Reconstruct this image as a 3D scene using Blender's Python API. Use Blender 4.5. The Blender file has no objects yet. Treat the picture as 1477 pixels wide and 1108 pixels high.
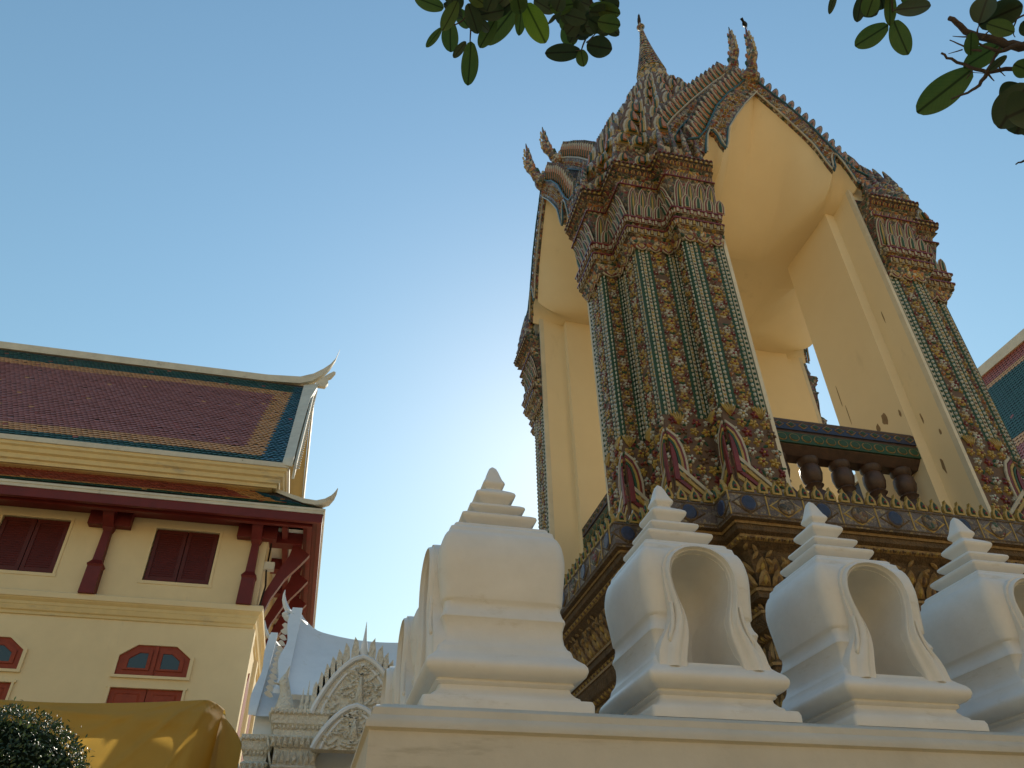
import bpy, bmesh, math, random
from mathutils import Vector, Matrix
random.seed(7)
S = bpy.context.scene
COL = S.collection
R = math.radians
PI = math.pi

# ------------------------------------------------------------------ camera
cam_d = bpy.data.cameras.new('camera'); cam = bpy.data.objects.new('camera', cam_d); COL.objects.link(cam)
S.camera = cam
YAW, PITCH, ROLL, FPX = 0.24587, 0.64886, -0.01972, 1100.72
_f = Vector((math.sin(YAW)*math.cos(PITCH), math.cos(YAW)*math.cos(PITCH), math.sin(PITCH)))
_r = Vector((math.cos(YAW), -math.sin(YAW), 0)); _u = _r.cross(_f)
_r2 = _r*math.cos(ROLL) + _u*math.sin(ROLL); _u2 = _u*math.cos(ROLL) - _r*math.sin(ROLL)
cam.matrix_world = Matrix(((_r2.x, _u2.x, -_f.x, 0), (_r2.y, _u2.y, -_f.y, 0), (_r2.z, _u2.z, -_f.z, 1.6), (0, 0, 0, 1)))
cam_d.sensor_fit = 'HORIZONTAL'; cam_d.sensor_width = 36; cam_d.lens = FPX/1477*36
cam_d.clip_start = 0.05; cam_d.clip_end = 3000

# ------------------------------------------------------------------ light
SUN_EL, SUN_AZ = R(32), R(20)          # azimuth measured from +Y towards +X
W = bpy.data.worlds.new('World'); S.world = W; W.use_nodes = True
nt = W.node_tree; bg = nt.nodes['Background']
sky = nt.nodes.new('ShaderNodeTexSky'); sky.sky_type = 'NISHITA'; sky.sun_disc = False
sky.sun_elevation = SUN_EL; sky.sun_rotation = SUN_AZ
sky.air_density = 2.3; sky.dust_density = .30; sky.ozone_density = 5
hs = nt.nodes.new('ShaderNodeHueSaturation'); hs.inputs['Saturation'].default_value = 1.05; hs.inputs['Hue'].default_value = .492
nt.links.new(sky.outputs[0], hs.inputs['Color']); nt.links.new(hs.outputs[0], bg.inputs[0]); bg.inputs[1].default_value = 0.135
sd = bpy.data.lights.new('sun', 'SUN'); sd.energy = 4.3; sd.angle = R(0.6); sd.color = (1, .91, .76)
so = bpy.data.objects.new('sun', sd); COL.objects.link(so)
sdir = Vector((math.sin(SUN_AZ)*math.cos(SUN_EL), math.cos(SUN_AZ)*math.cos(SUN_EL), math.sin(SUN_EL)))
so.rotation_euler = sdir.to_track_quat('Z', 'Y').to_euler(); so.location = sdir*60
S.view_settings.view_transform = 'Standard'; S.view_settings.look = 'None'
S.view_settings.exposure = 0.0; S.view_settings.gamma = 1

# ------------------------------------------------------------------ materials
def new_mat(name):
    m = bpy.data.materials.new(name); m.use_nodes = True
    return m, m.node_tree, m.node_tree.nodes['Principled BSDF']
def N(t, k, **kw):
    n = t.nodes.new('ShaderNode'+k)
    for a, b in kw.items():
        if a.startswith('i_'): n.inputs[a[2:].replace('_', ' ')].default_value = b
        else: setattr(n, a, b)
    return n
def coords(t, kind='Object'):
    return N(t, 'TexCoord').outputs[kind]
def mat_noisy(name, col, col2=None, rough=.6, scale=6, bump=.15, bscale=None, amount=.5, spec=.3, stain=None, dist=.01):
    """painted / plastered surface with mottling, fine bump and optional stains"""
    m, t, b = new_mat(name)
    c = coords(t)
    n = N(t, 'TexNoise', i_Scale=scale, i_Detail=6, i_Roughness=.62); t.links.new(c, n.inputs['Vector'])
    r = N(t, 'ValToRGB'); r.color_ramp.elements[0].position = .3; r.color_ramp.elements[1].position = .72
    c2 = col2 or tuple(x*.78 for x in col)
    r.color_ramp.elements[0].color = (*c2, 1); r.color_ramp.elements[1].color = (*col, 1)
    t.links.new(n.outputs[0], r.inputs[0]); out = r.outputs[0]
    if stain:
        s = N(t, 'TexNoise', i_Scale=stain[1], i_Detail=9, i_Roughness=.72)
        mp = N(t, 'Mapping'); mp.inputs['Scale'].default_value = stain[3] if len(stain) > 3 else (1, 1, .35)
        t.links.new(c, mp.inputs[0]); t.links.new(mp.outputs[0], s.inputs['Vector'])
        rr = N(t, 'ValToRGB'); rr.color_ramp.elements[0].position = stain[2]; rr.color_ramp.elements[1].position = stain[2]+.12
        t.links.new(s.outputs[0], rr.inputs[0])
        mx = N(t, 'MixRGB'); mx.inputs[2].default_value = (*stain[0], 1)
        t.links.new(rr.outputs[0], mx.inputs[0]); t.links.new(out, mx.inputs[1]); out = mx.outputs[0]
    t.links.new(out, b.inputs['Base Color'])
    b.inputs['Roughness'].default_value = rough; b.inputs['Specular IOR Level'].default_value = spec
    n2 = N(t, 'TexNoise', i_Scale=bscale or scale*6, i_Detail=5); t.links.new(c, n2.inputs['Vector'])
    bp = N(t, 'Bump', i_Strength=bump, i_Distance=dist); t.links.new(n2.outputs[0], bp.inputs['Height'])
    t.links.new(bp.outputs[0], b.inputs['Normal'])
    return m
def mat_mosaic(name, cols, scale=9, rough=.35, bump=.8, grout=(.16, .13, .10), gw=.05, dist=.03):
    """broken-porcelain mosaic: every shard takes one colour of the palette"""
    m, t, b = new_mat(name); c = coords(t)
    w = N(t, 'TexNoise', i_Scale=scale*.6, i_Detail=2); t.links.new(c, w.inputs['Vector'])
    mx0 = N(t, 'MixRGB'); mx0.inputs[0].default_value = .06; t.links.new(c, mx0.inputs[1]); t.links.new(w.outputs[1], mx0.inputs[2])
    v = N(t, 'TexVoronoi', i_Scale=scale); t.links.new(mx0.outputs[0], v.inputs['Vector'])
    ve = N(t, 'TexVoronoi', i_Scale=scale); ve.feature = 'DISTANCE_TO_EDGE'; t.links.new(mx0.outputs[0], ve.inputs['Vector'])
    sp = N(t, 'SeparateColor'); t.links.new(v.outputs['Color'], sp.inputs[0])
    r = N(t, 'ValToRGB'); r.color_ramp.interpolation = 'CONSTANT'
    el = r.color_ramp.elements
    el[0].color = (*cols[0], 1); el[1].position = 1/len(cols); el[1].color = (*cols[1], 1)
    for k in range(2, len(cols)):
        e = el.new(k/len(cols)); e.color = (*cols[k], 1)
    t.links.new(sp.outputs[0], r.inputs[0])
    g = N(t, 'ValToRGB'); g.color_ramp.elements[0].position = gw*.5; g.color_ramp.elements[1].position = gw*2
    t.links.new(ve.outputs[0], g.inputs[0])
    mx = N(t, 'MixRGB'); mx.inputs[1].default_value = (*grout, 1)
    t.links.new(g.outputs[0], mx.inputs[0]); t.links.new(r.outputs[0], mx.inputs[2])
    dn = N(t, 'TexNoise', i_Scale=3.5, i_Detail=6); t.links.new(c, dn.inputs['Vector'])
    dr = N(t, 'ValToRGB'); dr.color_ramp.elements[0].position = .35; dr.color_ramp.elements[0].color = (.45, .4, .36, 1); dr.color_ramp.elements[1].position = .65
    t.links.new(dn.outputs[0], dr.inputs[0])
    mu = N(t, 'MixRGB'); mu.blend_type = 'MULTIPLY'; mu.inputs[0].default_value = .8
    t.links.new(mx.outputs[0], mu.inputs[1]); t.links.new(dr.outputs[0], mu.inputs[2])
    t.links.new(mu.outputs[0], b.inputs['Base Color'])
    b.inputs['Roughness'].default_value = rough
    bp = N(t, 'Bump', i_Strength=bump, i_Distance=dist); t.links.new(ve.outputs[0], bp.inputs['Height'])
    t.links.new(bp.outputs[0], b.inputs['Normal'])
    return m

CREAM = (.50, .45, .33); YEL = (.46, .31, .07); GRN = (.022, .075, .035); MAR = (.20, .035, .03); BRN = (.16, .09, .05)
ORA = (.50, .20, .06); TEAL = (.02, .075, .085); LGR = (.12, .2, .08)
M = {}
M['stupa'] = mat_noisy('white_limewash', (.735, .72, .685), (.65, .635, .60), rough=.42, scale=5, bump=.35, bscale=14, spec=.35, stain=((.55, .51, .43), 2.3, .58, (1, 1, 2.6)), dist=.008)
M['wall_white'] = mat_noisy('old_limewash_wall', (.62, .575, .49), (.52, .48, .40), rough=.75, scale=3, bump=.3, bscale=22, stain=((.42, .38, .30), 2.2, .58, (.5, .5, 3)), dist=.01)
M['vault'] = mat_noisy('yellow_plaster', (.80, .66, .425), (.76, .62, .39), rough=.8, scale=1.1, bump=.12, bscale=9, stain=((.68, .55, .34), 1.3, .60, (1, 1, .35)))
M['cream'] = mat_noisy('cream_strip_plaster', (.68, .62, .48), (.58, .52, .40), rough=.8, scale=4, bump=.2)
def add_specks(m, col, scale, thr, mapping=(1, 1, 1)):
    t = m.node_tree; b = t.nodes['Principled BSDF']; src = b.inputs['Base Color'].links[0].from_socket
    n = N(t, 'TexNoise', i_Scale=scale, i_Detail=10, i_Roughness=.8); mp = N(t, 'Mapping'); mp.inputs['Scale'].default_value = mapping
    t.links.new(coords(t), mp.inputs[0]); t.links.new(mp.outputs[0], n.inputs['Vector'])
    r = N(t, 'ValToRGB'); r.color_ramp.elements[0].position = thr; r.color_ramp.elements[1].position = thr+.035; t.links.new(n.outputs[0], r.inputs[0])
    mx = N(t, 'MixRGB'); mx.inputs[2].default_value = (*col, 1); f = N(t, 'Math', operation='MULTIPLY'); f.inputs[1].default_value = .75
    t.links.new(r.outputs[0], f.inputs[0]); t.links.new(f.outputs[0], mx.inputs[0]); t.links.new(src, mx.inputs[1]); t.links.new(mx.outputs[0], b.inputs['Base Color'])
add_specks(M['stupa'], (.30, .28, .24), 7, .70); add_specks(M['stupa'], (.46, .42, .34), 3, .655, (1, 1, 4))
add_specks(M['wall_white'], (.26, .23, .18), 6, .69); add_specks(M['wall_white'], (.40, .35, .26), 2.5, .64, (.4, .4, 5))
add_specks(M['vault'], (.40, .31, .20), 2.2, .70, (1, 1, .6)); add_specks(M['vault'], (.80, .74, .60), 1.6, .66, (1, 1, .3))
M['c_cream'] = mat_noisy('cream_porcelain', CREAM, (.33, .29, .21), rough=.3, scale=9, bump=.1)
M['c_white'] = mat_noisy('white_porcelain', (.52, .51, .43), (.32, .31, .26), rough=.25, scale=9, bump=.1)
M['c_yel'] = mat_noisy('yellow_porcelain', YEL, (.28, .19, .06), rough=.3, scale=8, bump=.1)
M['c_grn'] = mat_noisy('green_porcelain', GRN, (.03, .06, .035), rough=.5, scale=8, bump=.1)
M['c_mar'] = mat_noisy('maroon_porcelain', MAR, (.12, .03, .03), rough=.3, scale=8, bump=.1)
M['c_brn'] = mat_noisy('brown_ground', BRN, (.09, .06, .04), rough=.6, scale=7, bump=.4)
M['c_ora'] = mat_noisy('orange_porcelain', (.42, .17, .05), (.30, .12, .05), rough=.3, scale=8, bump=.1)
M['c_teal'] = mat_noisy('teal_porcelain', TEAL, (.03, .09, .11), rough=.3, scale=8, bump=.1)
M['c_blue'] = mat_noisy('blue_porcelain', (.035, .05, .11), (.03, .035, .06), rough=.3, scale=20, bump=.2)
M['mosaic'] = mat_mosaic('porcelain_mosaic', [BRN, CREAM, MAR, YEL, (.10, .08, .06), GRN, CREAM, ORA], 20)
M['mosaic_dark'] = mat_mosaic('dark_mosaic', [BRN, (.10, .08, .06), MAR, (.30, .2, .08), (.06, .06, .05), GRN, (.35, .3, .22)], 20, rough=.6)
M['mosaic_light'] = mat_mosaic('light_mosaic', [CREAM, GRN, (.35, .38, .36), YEL, CREAM, MAR, (.2, .22, .2)], 19)
M['base_brown'] = mat_mosaic('gilded_brown_relief', [(.22, .13, .05), (.13, .08, .04), (.34, .22, .08), (.10, .07, .04), (.46, .33, .13), (.20, .12, .05)], 24, rough=.5, bump=1, grout=(.06, .045, .03))
M['gilt'] = mat_noisy('worn_gilt_relief', (.34, .22, .08), (.15, .09, .035), rough=.5, scale=16, bump=.5)
M['base_brown'] = mat_noisy('brown_carved_ground', (.15, .095, .045), (.06, .04, .022), rough=.6, scale=9, bump=.8, bscale=34, dist=.03)
M['band'] = mat_mosaic('grey_gold_band', [(.17, .14, .12), (.12, .10, .10), (.28, .22, .12), (.14, .11, .10), (.20, .17, .14)], 26, rough=.5, bump=.6, grout=(.10, .08, .07), dist=.012)
M['brown_stone'] = mat_noisy('brown_glazed_stone', (.095, .055, .038), (.05, .032, .024), rough=.4, scale=9, bump=.3)
M['house'] = mat_noisy('cream_house_wall', (.78, .64, .40), (.71, .58, .36), rough=.8, scale=1.5, bump=.12, bscale=25, stain=((.58, .50, .36), 1.1, .64, (1.6, 1.6, .3)))
M['house_trim'] = mat_noisy('yellow_cornice_paint', (.72, .56, .28), (.62, .48, .25), rough=.7, scale=3, bump=.1, stain=((.42, .36, .26), 1.6, .6, (.5, .5, 2)))
M['house_white'] = mat_noisy('weathered_white_ridge', (.66, .62, .52), (.52, .48, .40), rough=.7, scale=2.5, bump=.15, stain=((.36, .33, .28), 2.0, .58, (1, 1, 1)))
M['red_wood'] = mat_noisy('red_painted_wood', (.155, .018, .015), (.11, .014, .013), rough=.5, scale=3, bump=.15)
M['shutter'] = mat_noisy('dark_red_shutter', (.10, .012, .009), (.075, .010, .008), rough=.5, scale=3, bump=.15)
M['frame'] = mat_noisy('orange_red_frame', (.30, .05, .02), (.22, .035, .015), rough=.5, scale=5, bump=.15)
M['gap'] = mat_noisy('dark_interior', (.02, .012, .01), rough=.8)
M['t_grn'] = mat_noisy('green_glazed_tile', (.025, .10, .075), (.02, .065, .05), rough=.45, scale=11, bump=.1)
M['t_blue'] = mat_noisy('blue_green_glazed_tile', (.03, .13, .18), (.02, .09, .13), rough=.32, scale=11, bump=.1)
M['t_ora'] = mat_noisy('orange_glazed_tile', (.66, .35, .12), (.48, .23, .09), rough=.38, scale=11, bump=.1)
M['t_pur'] = mat_noisy('plum_glazed_tile', (.40, .15, .12), (.29, .10, .08), rough=.38, scale=11, bump=.1)
M['t_red'] = mat_noisy('red_glazed_tile', (.40, .10, .06), (.28, .07, .045), rough=.38, scale=11, bump=.1)
M['t_base'] = mat_noisy('roof_mortar', (.05, .04, .035), rough=.8)
M['hall'] = mat_noisy('white_stucco', (.80, .84, .88), (.72, .76, .80), rough=.6, scale=3, bump=.3, bscale=16, stain=((.58, .57, .52), 1.5, .62, (1.6, 1.6, .4)))
M['hall_relief'] = mat_noisy('carved_white_stucco', (.82, .79, .70), (.66, .63, .54), rough=.65, scale=9, bump=1, bscale=22, dist=.05)
M['bark'] = mat_noisy('grey_brown_bark', (.10, .075, .06), (.06, .045, .04), rough=.8, scale=60, bump=.4)
M['bird'] = mat_noisy('black_feathers', (.02, .022, .028), (.012, .012, .016), rough=.5, scale=20, bump=.1)
M['beak'] = mat_noisy('dark_beak', (.05, .045, .04), rough=.4)
M['ground'] = mat_noisy('sandstone_paving', (.58, .38, .17), (.48, .31, .14), rough=.8, scale=.8, bump=.2)
def mat_glass():
    m, t, b = new_mat('dark_window_glass'); b.inputs['Base Color'].default_value = (.02, .035, .05, 1); b.inputs['Roughness'].default_value = .12
    return m
M['glass'] = mat_glass()
add_specks(M['house'], (.55, .46, .30), 1.8, .66, (1.2, 1.2, .25)); add_specks(M['house_white'], (.22, .20, .17), 4, .66)
def mat_leaf(name, col, col2, trans):
    m, t, b = new_mat(name); c = coords(t, 'UV')
    sx = N(t, 'SeparateXYZ'); t.links.new(c, sx.inputs[0])
    # side veins: waves slanting away from the midrib
    ab = N(t, 'Math', operation='ABSOLUTE'); t.links.new(sx.outputs[0], ab.inputs[0])
    ma = N(t, 'Math', operation='MULTIPLY_ADD'); ma.inputs[1].default_value = -.55; t.links.new(ab.outputs[0], ma.inputs[0]); t.links.new(sx.outputs[1], ma.inputs[2])
    mm = N(t, 'Math', operation='MULTIPLY'); mm.inputs[1].default_value = 75; t.links.new(ma.outputs[0], mm.inputs[0])
    sn = N(t, 'Math', operation='SINE'); t.links.new(mm.outputs[0], sn.inputs[0])
    rv = N(t, 'ValToRGB'); rv.color_ramp.elements[0].position = .88; rv.color_ramp.elements[1].position = .98
    t.links.new(sn.outputs[0], rv.inputs[0])
    rm = N(t, 'ValToRGB'); rm.color_ramp.elements[0].position = .02; rm.color_ramp.elements[0].color = (1, 1, 1, 1); rm.color_ramp.elements[1].position = .06; rm.color_ramp.elements[1].color = (0, 0, 0, 1)
    t.links.new(ab.outputs[0], rm.inputs[0])
    n = N(t, 'TexNoise', i_Scale=5, i_Detail=4); t.links.new(c, n.inputs['Vector'])
    m1 = N(t, 'MixRGB'); m1.inputs[1].default_value = (*col, 1); m1.inputs[2].default_value = (*col2, 1); t.links.new(n.outputs[0], m1.inputs[0])
    vn = N(t, 'Math', operation='MULTIPLY'); vn.inputs[1].default_value = .25; t.links.new(rv.outputs[0], vn.inputs[0])
    mx_ = N(t, 'Math', operation='MAXIMUM'); t.links.new(vn.outputs[0], mx_.inputs[0]); t.links.new(rm.outputs[0], mx_.inputs[1])
    m2 = N(t, 'MixRGB'); m2.inputs[2].default_value = (*[x*.35 for x in col2], 1); t.links.new(mx_.outputs[0], m2.inputs[0]); t.links.new(m1.outputs[0], m2.inputs[1])
    t.links.new(m2.outputs[0], b.inputs['Base Color']); b.inputs['Roughness'].default_value = .4
    tr = N(t, 'BsdfTranslucent'); t.links.new(m2.outputs[0], tr.inputs[0])
    mix = N(t, 'MixShader'); mix.inputs[0].default_value = trans
    o = t.nodes['Material Output']
    t.links.new(b.outputs[0], mix.inputs[1]); t.links.new(tr.outputs[0], mix.inputs[2]); t.links.new(mix.outputs[0], o.inputs[0])
    return m
M['leaf_dark'] = mat_leaf('dark_glossy_leaf', (.035, .075, .03), (.025, .05, .03), .25)
M['leaf_mid'] = mat_leaf('mid_green_leaf', (.10, .17, .035), (.06, .12, .03), .5)
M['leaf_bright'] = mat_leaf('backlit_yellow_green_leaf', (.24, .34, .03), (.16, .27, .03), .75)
M['leaf_shrub'] = mat_leaf('shrub_leaf', (.05, .085, .03), (.03, .055, .02), .3)
M['leaf_shrub2'] = mat_leaf('young_shrub_leaf', (.14, .19, .06), (.08, .12, .04), .4)
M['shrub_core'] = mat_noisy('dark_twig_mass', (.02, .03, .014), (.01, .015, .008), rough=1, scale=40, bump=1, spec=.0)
def mat_cloth():
    m, t, b = new_mat('golden_cloth'); c = coords(t)
    n = N(t, 'TexNoise', i_Scale=2, i_Detail=5); t.links.new(c, n.inputs['Vector'])
    r = N(t, 'ValToRGB'); r.color_ramp.elements[0].color = (.50, .31, .06, 1); r.color_ramp.elements[1].color = (.62, .39, .08, 1)
    t.links.new(n.outputs[0], r.inputs[0]); t.links.new(r.outputs[0], b.inputs['Base Color']); b.inputs['Roughness'].default_value = .75
    w = N(t, 'TexNoise', i_Scale=160); t.links.new(c, w.inputs['Vector'])
    bp = N(t, 'Bump', i_Strength=.2, i_Distance=.004); t.links.new(w.outputs[0], bp.inputs['Height']); t.links.new(bp.outputs[0], b.inputs['Normal'])
    tr = N(t, 'BsdfTranslucent'); t.links.new(r.outputs[0], tr.inputs[0])
    mix = N(t, 'MixShader'); mix.inputs[0].default_value = .5
    t.links.new(b.outputs[0], mix.inputs[1]); t.links.new(tr.outputs[0], mix.inputs[2]); t.links.new(mix.outputs[0], t.nodes['Material Output'].inputs[0])
    return m
M['cloth'] = mat_cloth()

# ------------------------------------------------------------------ mesh helpers
def rot2(poly, a): c, s_ = math.cos(a), math.sin(a); return [(x*c-y*s_, x*s_+y*c) for x, y in poly]
drop = [(0, 0), (.32, .35), (.28, .75), (0, 1), (-.28, .75), (-.32, .35)]
class MB:
    def __init__(s, xf=None): s.v = []; s.f = []; s.m = []; s.names = []; s.uv = {}; s.xf = xf
    def mi(s, name):
        if name not in s.names: s.names.append(name)
        return s.names.index(name)
    def add(s, vs, fs, mat, uvs=None):
        o = len(s.v); s.v.extend(vs); k = s.mi(mat)
        for i, f in enumerate(fs):
            if uvs: s.uv[len(s.f)] = uvs[i]
            s.f.append(tuple(o+j for j in f)); s.m.append(k)
    def box(s, x0, x1, y0, y1, z0, z1, mat):
        vs = [(x0, y0, z0), (x1, y0, z0), (x1, y1, z0), (x0, y1, z0), (x0, y0, z1), (x1, y0, z1), (x1, y1, z1), (x0, y1, z1)]
        s.add(vs, [(3, 2, 1, 0), (4, 5, 6, 7), (0, 1, 5, 4), (1, 2, 6, 5), (2, 3, 7, 6), (3, 0, 4, 7)], mat)
    def rings(s, rings, mat, cap0=True, cap1=True, closed=True):
        n = len(rings[0]); vs = [p for r in rings for p in r]; fs = []
        for i in range(len(rings)-1):
            for j in range(n if closed else n-1):
                k = (j+1) % n; fs.append((i*n+j, i*n+k, (i+1)*n+k, (i+1)*n+j))
        if cap0: fs.append(tuple(reversed(range(n))))
        if cap1: fs.append(tuple((len(rings)-1)*n+j for j in range(n)))
        s.add(vs, fs, mat)
    def tube(s, pts, rad, mat, n=8):
        pts = [Vector(p) for p in pts]; rs = []; up = Vector((.13, .37, .92)).normalized()
        for i, p in enumerate(pts):
            d = (pts[min(i+1, len(pts)-1)]-pts[max(i-1, 0)]).normalized()
            a = d.cross(up); a = a.normalized() if a.length > .05 else d.cross(Vector((1, 0, 0))).normalized(); b = d.cross(a)
            r = rad[i] if isinstance(rad, (list, tuple)) else rad
            rs.append([tuple(p+a*(r*math.cos(2*PI*j/n))+b*(r*math.sin(2*PI*j/n))) for j in range(n)])
        s.rings(rs, mat)
    def lathe(s, prof, mat, n=16, cx=0, cy=0):
        s.rings([[(cx+r*math.cos(2*PI*j/n), cy+r*math.sin(2*PI*j/n), z) for j in range(n)] for r, z in prof], mat)
    def prism(s, poly, O, U, V, D, mat):
        """polygon (a,b) in plane O+U*a+V*b, extruded by vector D"""
        O, U, V, D = map(Vector, (O, U, V, D)); n = len(poly)
        a = [tuple(O+U*p[0]+V*p[1]) for p in poly]; b = [tuple(Vector(q)+D) for q in a]
        s.add(a+b, [tuple(reversed(range(n))), tuple(range(n, 2*n))]+[(j, (j+1) % n, n+(j+1) % n, n+j) for j in range(n)], mat)
    def relief(s, poly, O, U, V, Nn, h, mat, inset=.7, c=None):
        """raised chip: polygon base, smaller top"""
        n = len(poly); cx = sum(p[0] for p in poly)/n; cy = sum(p[1] for p in poly)/n
        O, U, V, Nn = map(Vector, (O, U, V, Nn))
        a = [tuple(O+U*p[0]+V*p[1]) for p in poly]
        b = [tuple(O+U*(cx+(p[0]-cx)*inset)+V*(cy+(p[1]-cy)*inset)+Nn*h) for p in poly]
        s.add(a+b, [tuple(range(n, 2*n))]+[(j, (j+1) % n, n+(j+1) % n, n+j) for j in range(n)], mat)
    def build(s, name, parent=None, smooth=None, solid=True):
        me = bpy.data.meshes.new(name)
        vs = [s.xf(*p) for p in s.v] if s.xf else s.v
        me.from_pydata(vs, [], s.f)
        for nme in s.names: me.materials.append(M[nme])
        me.polygons.foreach_set('material_index', s.m)
        if s.uv:
            ul = me.uv_layers.new(name='UVMap')
            for fi, uvs in s.uv.items():
                p = me.polygons[fi]
                for li, u in zip(p.loop_indices, uvs): ul.data[li].uv = u
        me.validate(); me.update()
        if solid:
            bm = bmesh.new(); bm.from_mesh(me); bmesh.ops.recalc_face_normals(bm, faces=bm.faces); bm.to_mesh(me); bm.free()
        if smooth is not None:
            me.polygons.foreach_set('use_smooth', [True]*len(me.polygons))
            if smooth < 179: me.set_sharp_from_angle(angle=R(smooth))
        o = bpy.data.objects.new(name, me); COL.objects.link(o)
        if parent: o.parent = parent
        return o
def tag(o, label=None, cat=None, group=None, kind=None):
    if label: o['label'] = label
    if cat: o['category'] = cat
    if group: o['group'] = group
    if kind: o['kind'] = kind
    return o
def empty(name, loc, label, cat, group=None, rz=0):
    o = bpy.data.objects.new(name, None); COL.objects.link(o); o.location = loc; o.rotation_euler = (0, 0, rz)
    return tag(o, label, cat, group)
def dup(o, parent=None, rz=None):
    c = o.copy(); COL.objects.link(c); c.parent = parent
    if rz is not None: c.rotation_euler = (0, 0, rz)
    for ch in o.children: dup(ch, c)
    return c
def offset(poly, d):
    """offset a rectilinear ccw polygon; d = number or per-edge list (edge i: i -> i+1)"""
    n = len(poly); dd = [d]*n if not isinstance(d, (list, tuple)) else d; out = []
    for i in range(n):
        p = poly[i-1]; q = poly[i]; r = poly[(i+1) % n]
        def nr(a, b):
            x, y = b[0]-a[0], b[1]-a[1]; l = math.hypot(x, y); return y/l, -x/l
        n1, n2 = nr(p, q), nr(q, r)
        out.append((q[0]+n1[0]*dd[i-1]+n2[0]*dd[i], q[1]+n1[1]*dd[i-1]+n2[1]*dd[i]))
    return out
def interp(prof, t):
    for (a, b), (c, d) in zip(prof, prof[1:]):
        if a <= t <= c: return b+(d-b)*(t-a)/(c-a) if c > a else b
    return prof[-1][1]

# ================================================================== SETTING: ground
g = MB(); g.box(-400, 400, -200, 800, -.5, 0, 'ground'); tag(g.build('ground'), kind='structure')

# ================================================================== BELL TOWER
K = .75
def KX(x, y, z): return (x*K, y*K, (z-1.6)*K+1.6)
HP, A_, Q, MM, XIN, D1 = 4.17, 1.88, 2.85, 3.73, 1.65, .69
ZB = 7.2          # top of the plinth band (units fitted to image points, before scaling by K)
tower = empty('bell_tower', (8.95*K, 13.74*K, 0), 'tall bell tower covered in coloured porcelain mosaic with open pointed arches and a spire', 'bell tower')
def outline(h, q, m):
    o = []
    for k in range(4):
        for u, v in ((-q, -h), (q, -h), (q, -m), (m, -m), (m, -q))[:]:
            c, s_ = [(1, 0), (0, 1), (-1, 0), (0, -1)][k]
            o.append((u*c-v*s_, u*s_+v*c))
    # remove the duplicate of the last corner of each side
    res = []
    for k in range(4):
        seg = o[k*5:(k+1)*5]; res += seg[:4]
        res += [seg[4]]
    # seg[4]=(m,-q) rotated; next side starts at (h,-q)
    return res
PLAN = outline(HP, Q, MM)
# --- plinth
mb = MB(KX)
prof = [(.3, -.6), (.3, 2.6), (.15, 2.75), (.15, 3.2), (.02, 3.3), (-.02, 3.9), (.1, 4.0), (.14, 4.16), (-.02, 4.22), (-.06, 4.5), (.10, 4.62), (.12, 4.8), (.0, 4.86),
        (-.06, 5.2), (.08, 5.3), (.14, 5.42), (.16, 5.52), (.02, 5.58), (0, 5.66), (.14, 5.72), (.16, 5.84), (.05, 5.9), (.08, 6.1), (.22, 6.42), (.34, 6.5), (.36, 6.58), (.45, 6.62), (.47, 6.74), (.56, 6.76)]
mb.rings([[(x, y, z) for x, y in offset(PLAN, d)] for d, z in prof], 'base_brown', True, False)
mb.rings([[(x, y, z) for x, y in offset(PLAN, d)] for d, z in [(.56, 6.76), (.57, 6.78), (.57, ZB-.03), (.54, ZB), (.0, ZB+.01)]], 'band', False, True)
# relief on the plinth: rows of leaves / flames following each storey, medallions on the band
def edges(poly):
    n = len(poly)
    for i in range(n):
        p, q = Vector((*poly[i], 0)), Vector((*poly[(i+1) % n], 0)); d = q-p; L = d.length; d.normalize()
        yield p, q, d, Vector((d.y, -d.x, 0)), L
def seen(nrm): return nrm.y < -.5 or nrm.x < -.5      # the two sides the street sees
petal = [(-.5, 0), (-.46, .45), (-.25, .8), (0, 1), (.25, .8), (.46, .45), (.5, 0)]
def sc(poly, w, h): return [(x*w, y*h) for x, y in poly]
for d, z0, hh, w, tilt, mt in [(.075, 5.93, .26, .21, .35, 'gilt'), (.09, 6.12, .24, .21, .5, 'gilt'), (.0, 4.90, .28, .15, -.2, 'gilt'), (-.01, 3.35, .5, .20, .0, 'gilt'), (-.05, 5.20, .13, .10, .8, 'gilt'), (.02, 5.60, .11, .09, .3, 'gilt'), (.12, 4.03, .13, .10, .2, 'gilt'), (-.05, 4.24, .24, .13, .0, 'gilt'), (.35, 6.50, .09, .085, .0, 'gilt')]:
    for p, q, dr, nn, L in edges(offset(PLAN, d)):
        if not seen(nn): continue
        n = max(1, int(L/w)); 
        for k in range(n):
            O = p+dr*((k+.5)*L/n)+Vector((0, 0, z0))
            V = (Vector((0, 0, 1))+nn*tilt).normalized()
            mb.relief(sc(petal, w*.92, hh), O, dr, V, nn, .035, mt, .55)
            mb.relief(sc(drop, w*.5, hh*.6), O+nn*.03, dr, V, nn, .03, 'c_brn' if k % 2 else 'c_yel', .5)
for d, zz in ((.155, 4.80-.02), (.16, 5.50), (.165, 5.83), (.37, 6.56), (.475, 6.72), (.14, 4.15)):
    for p, q, dr, nn, L in edges(offset(PLAN, d)):
        if seen(nn): mb.relief([(0, -.022), (L, -.022), (L, .022), (0, .022)], p+Vector((0, 0, zz)), dr, (0, 0, 1), nn, .014, 'gilt', .99)
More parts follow.
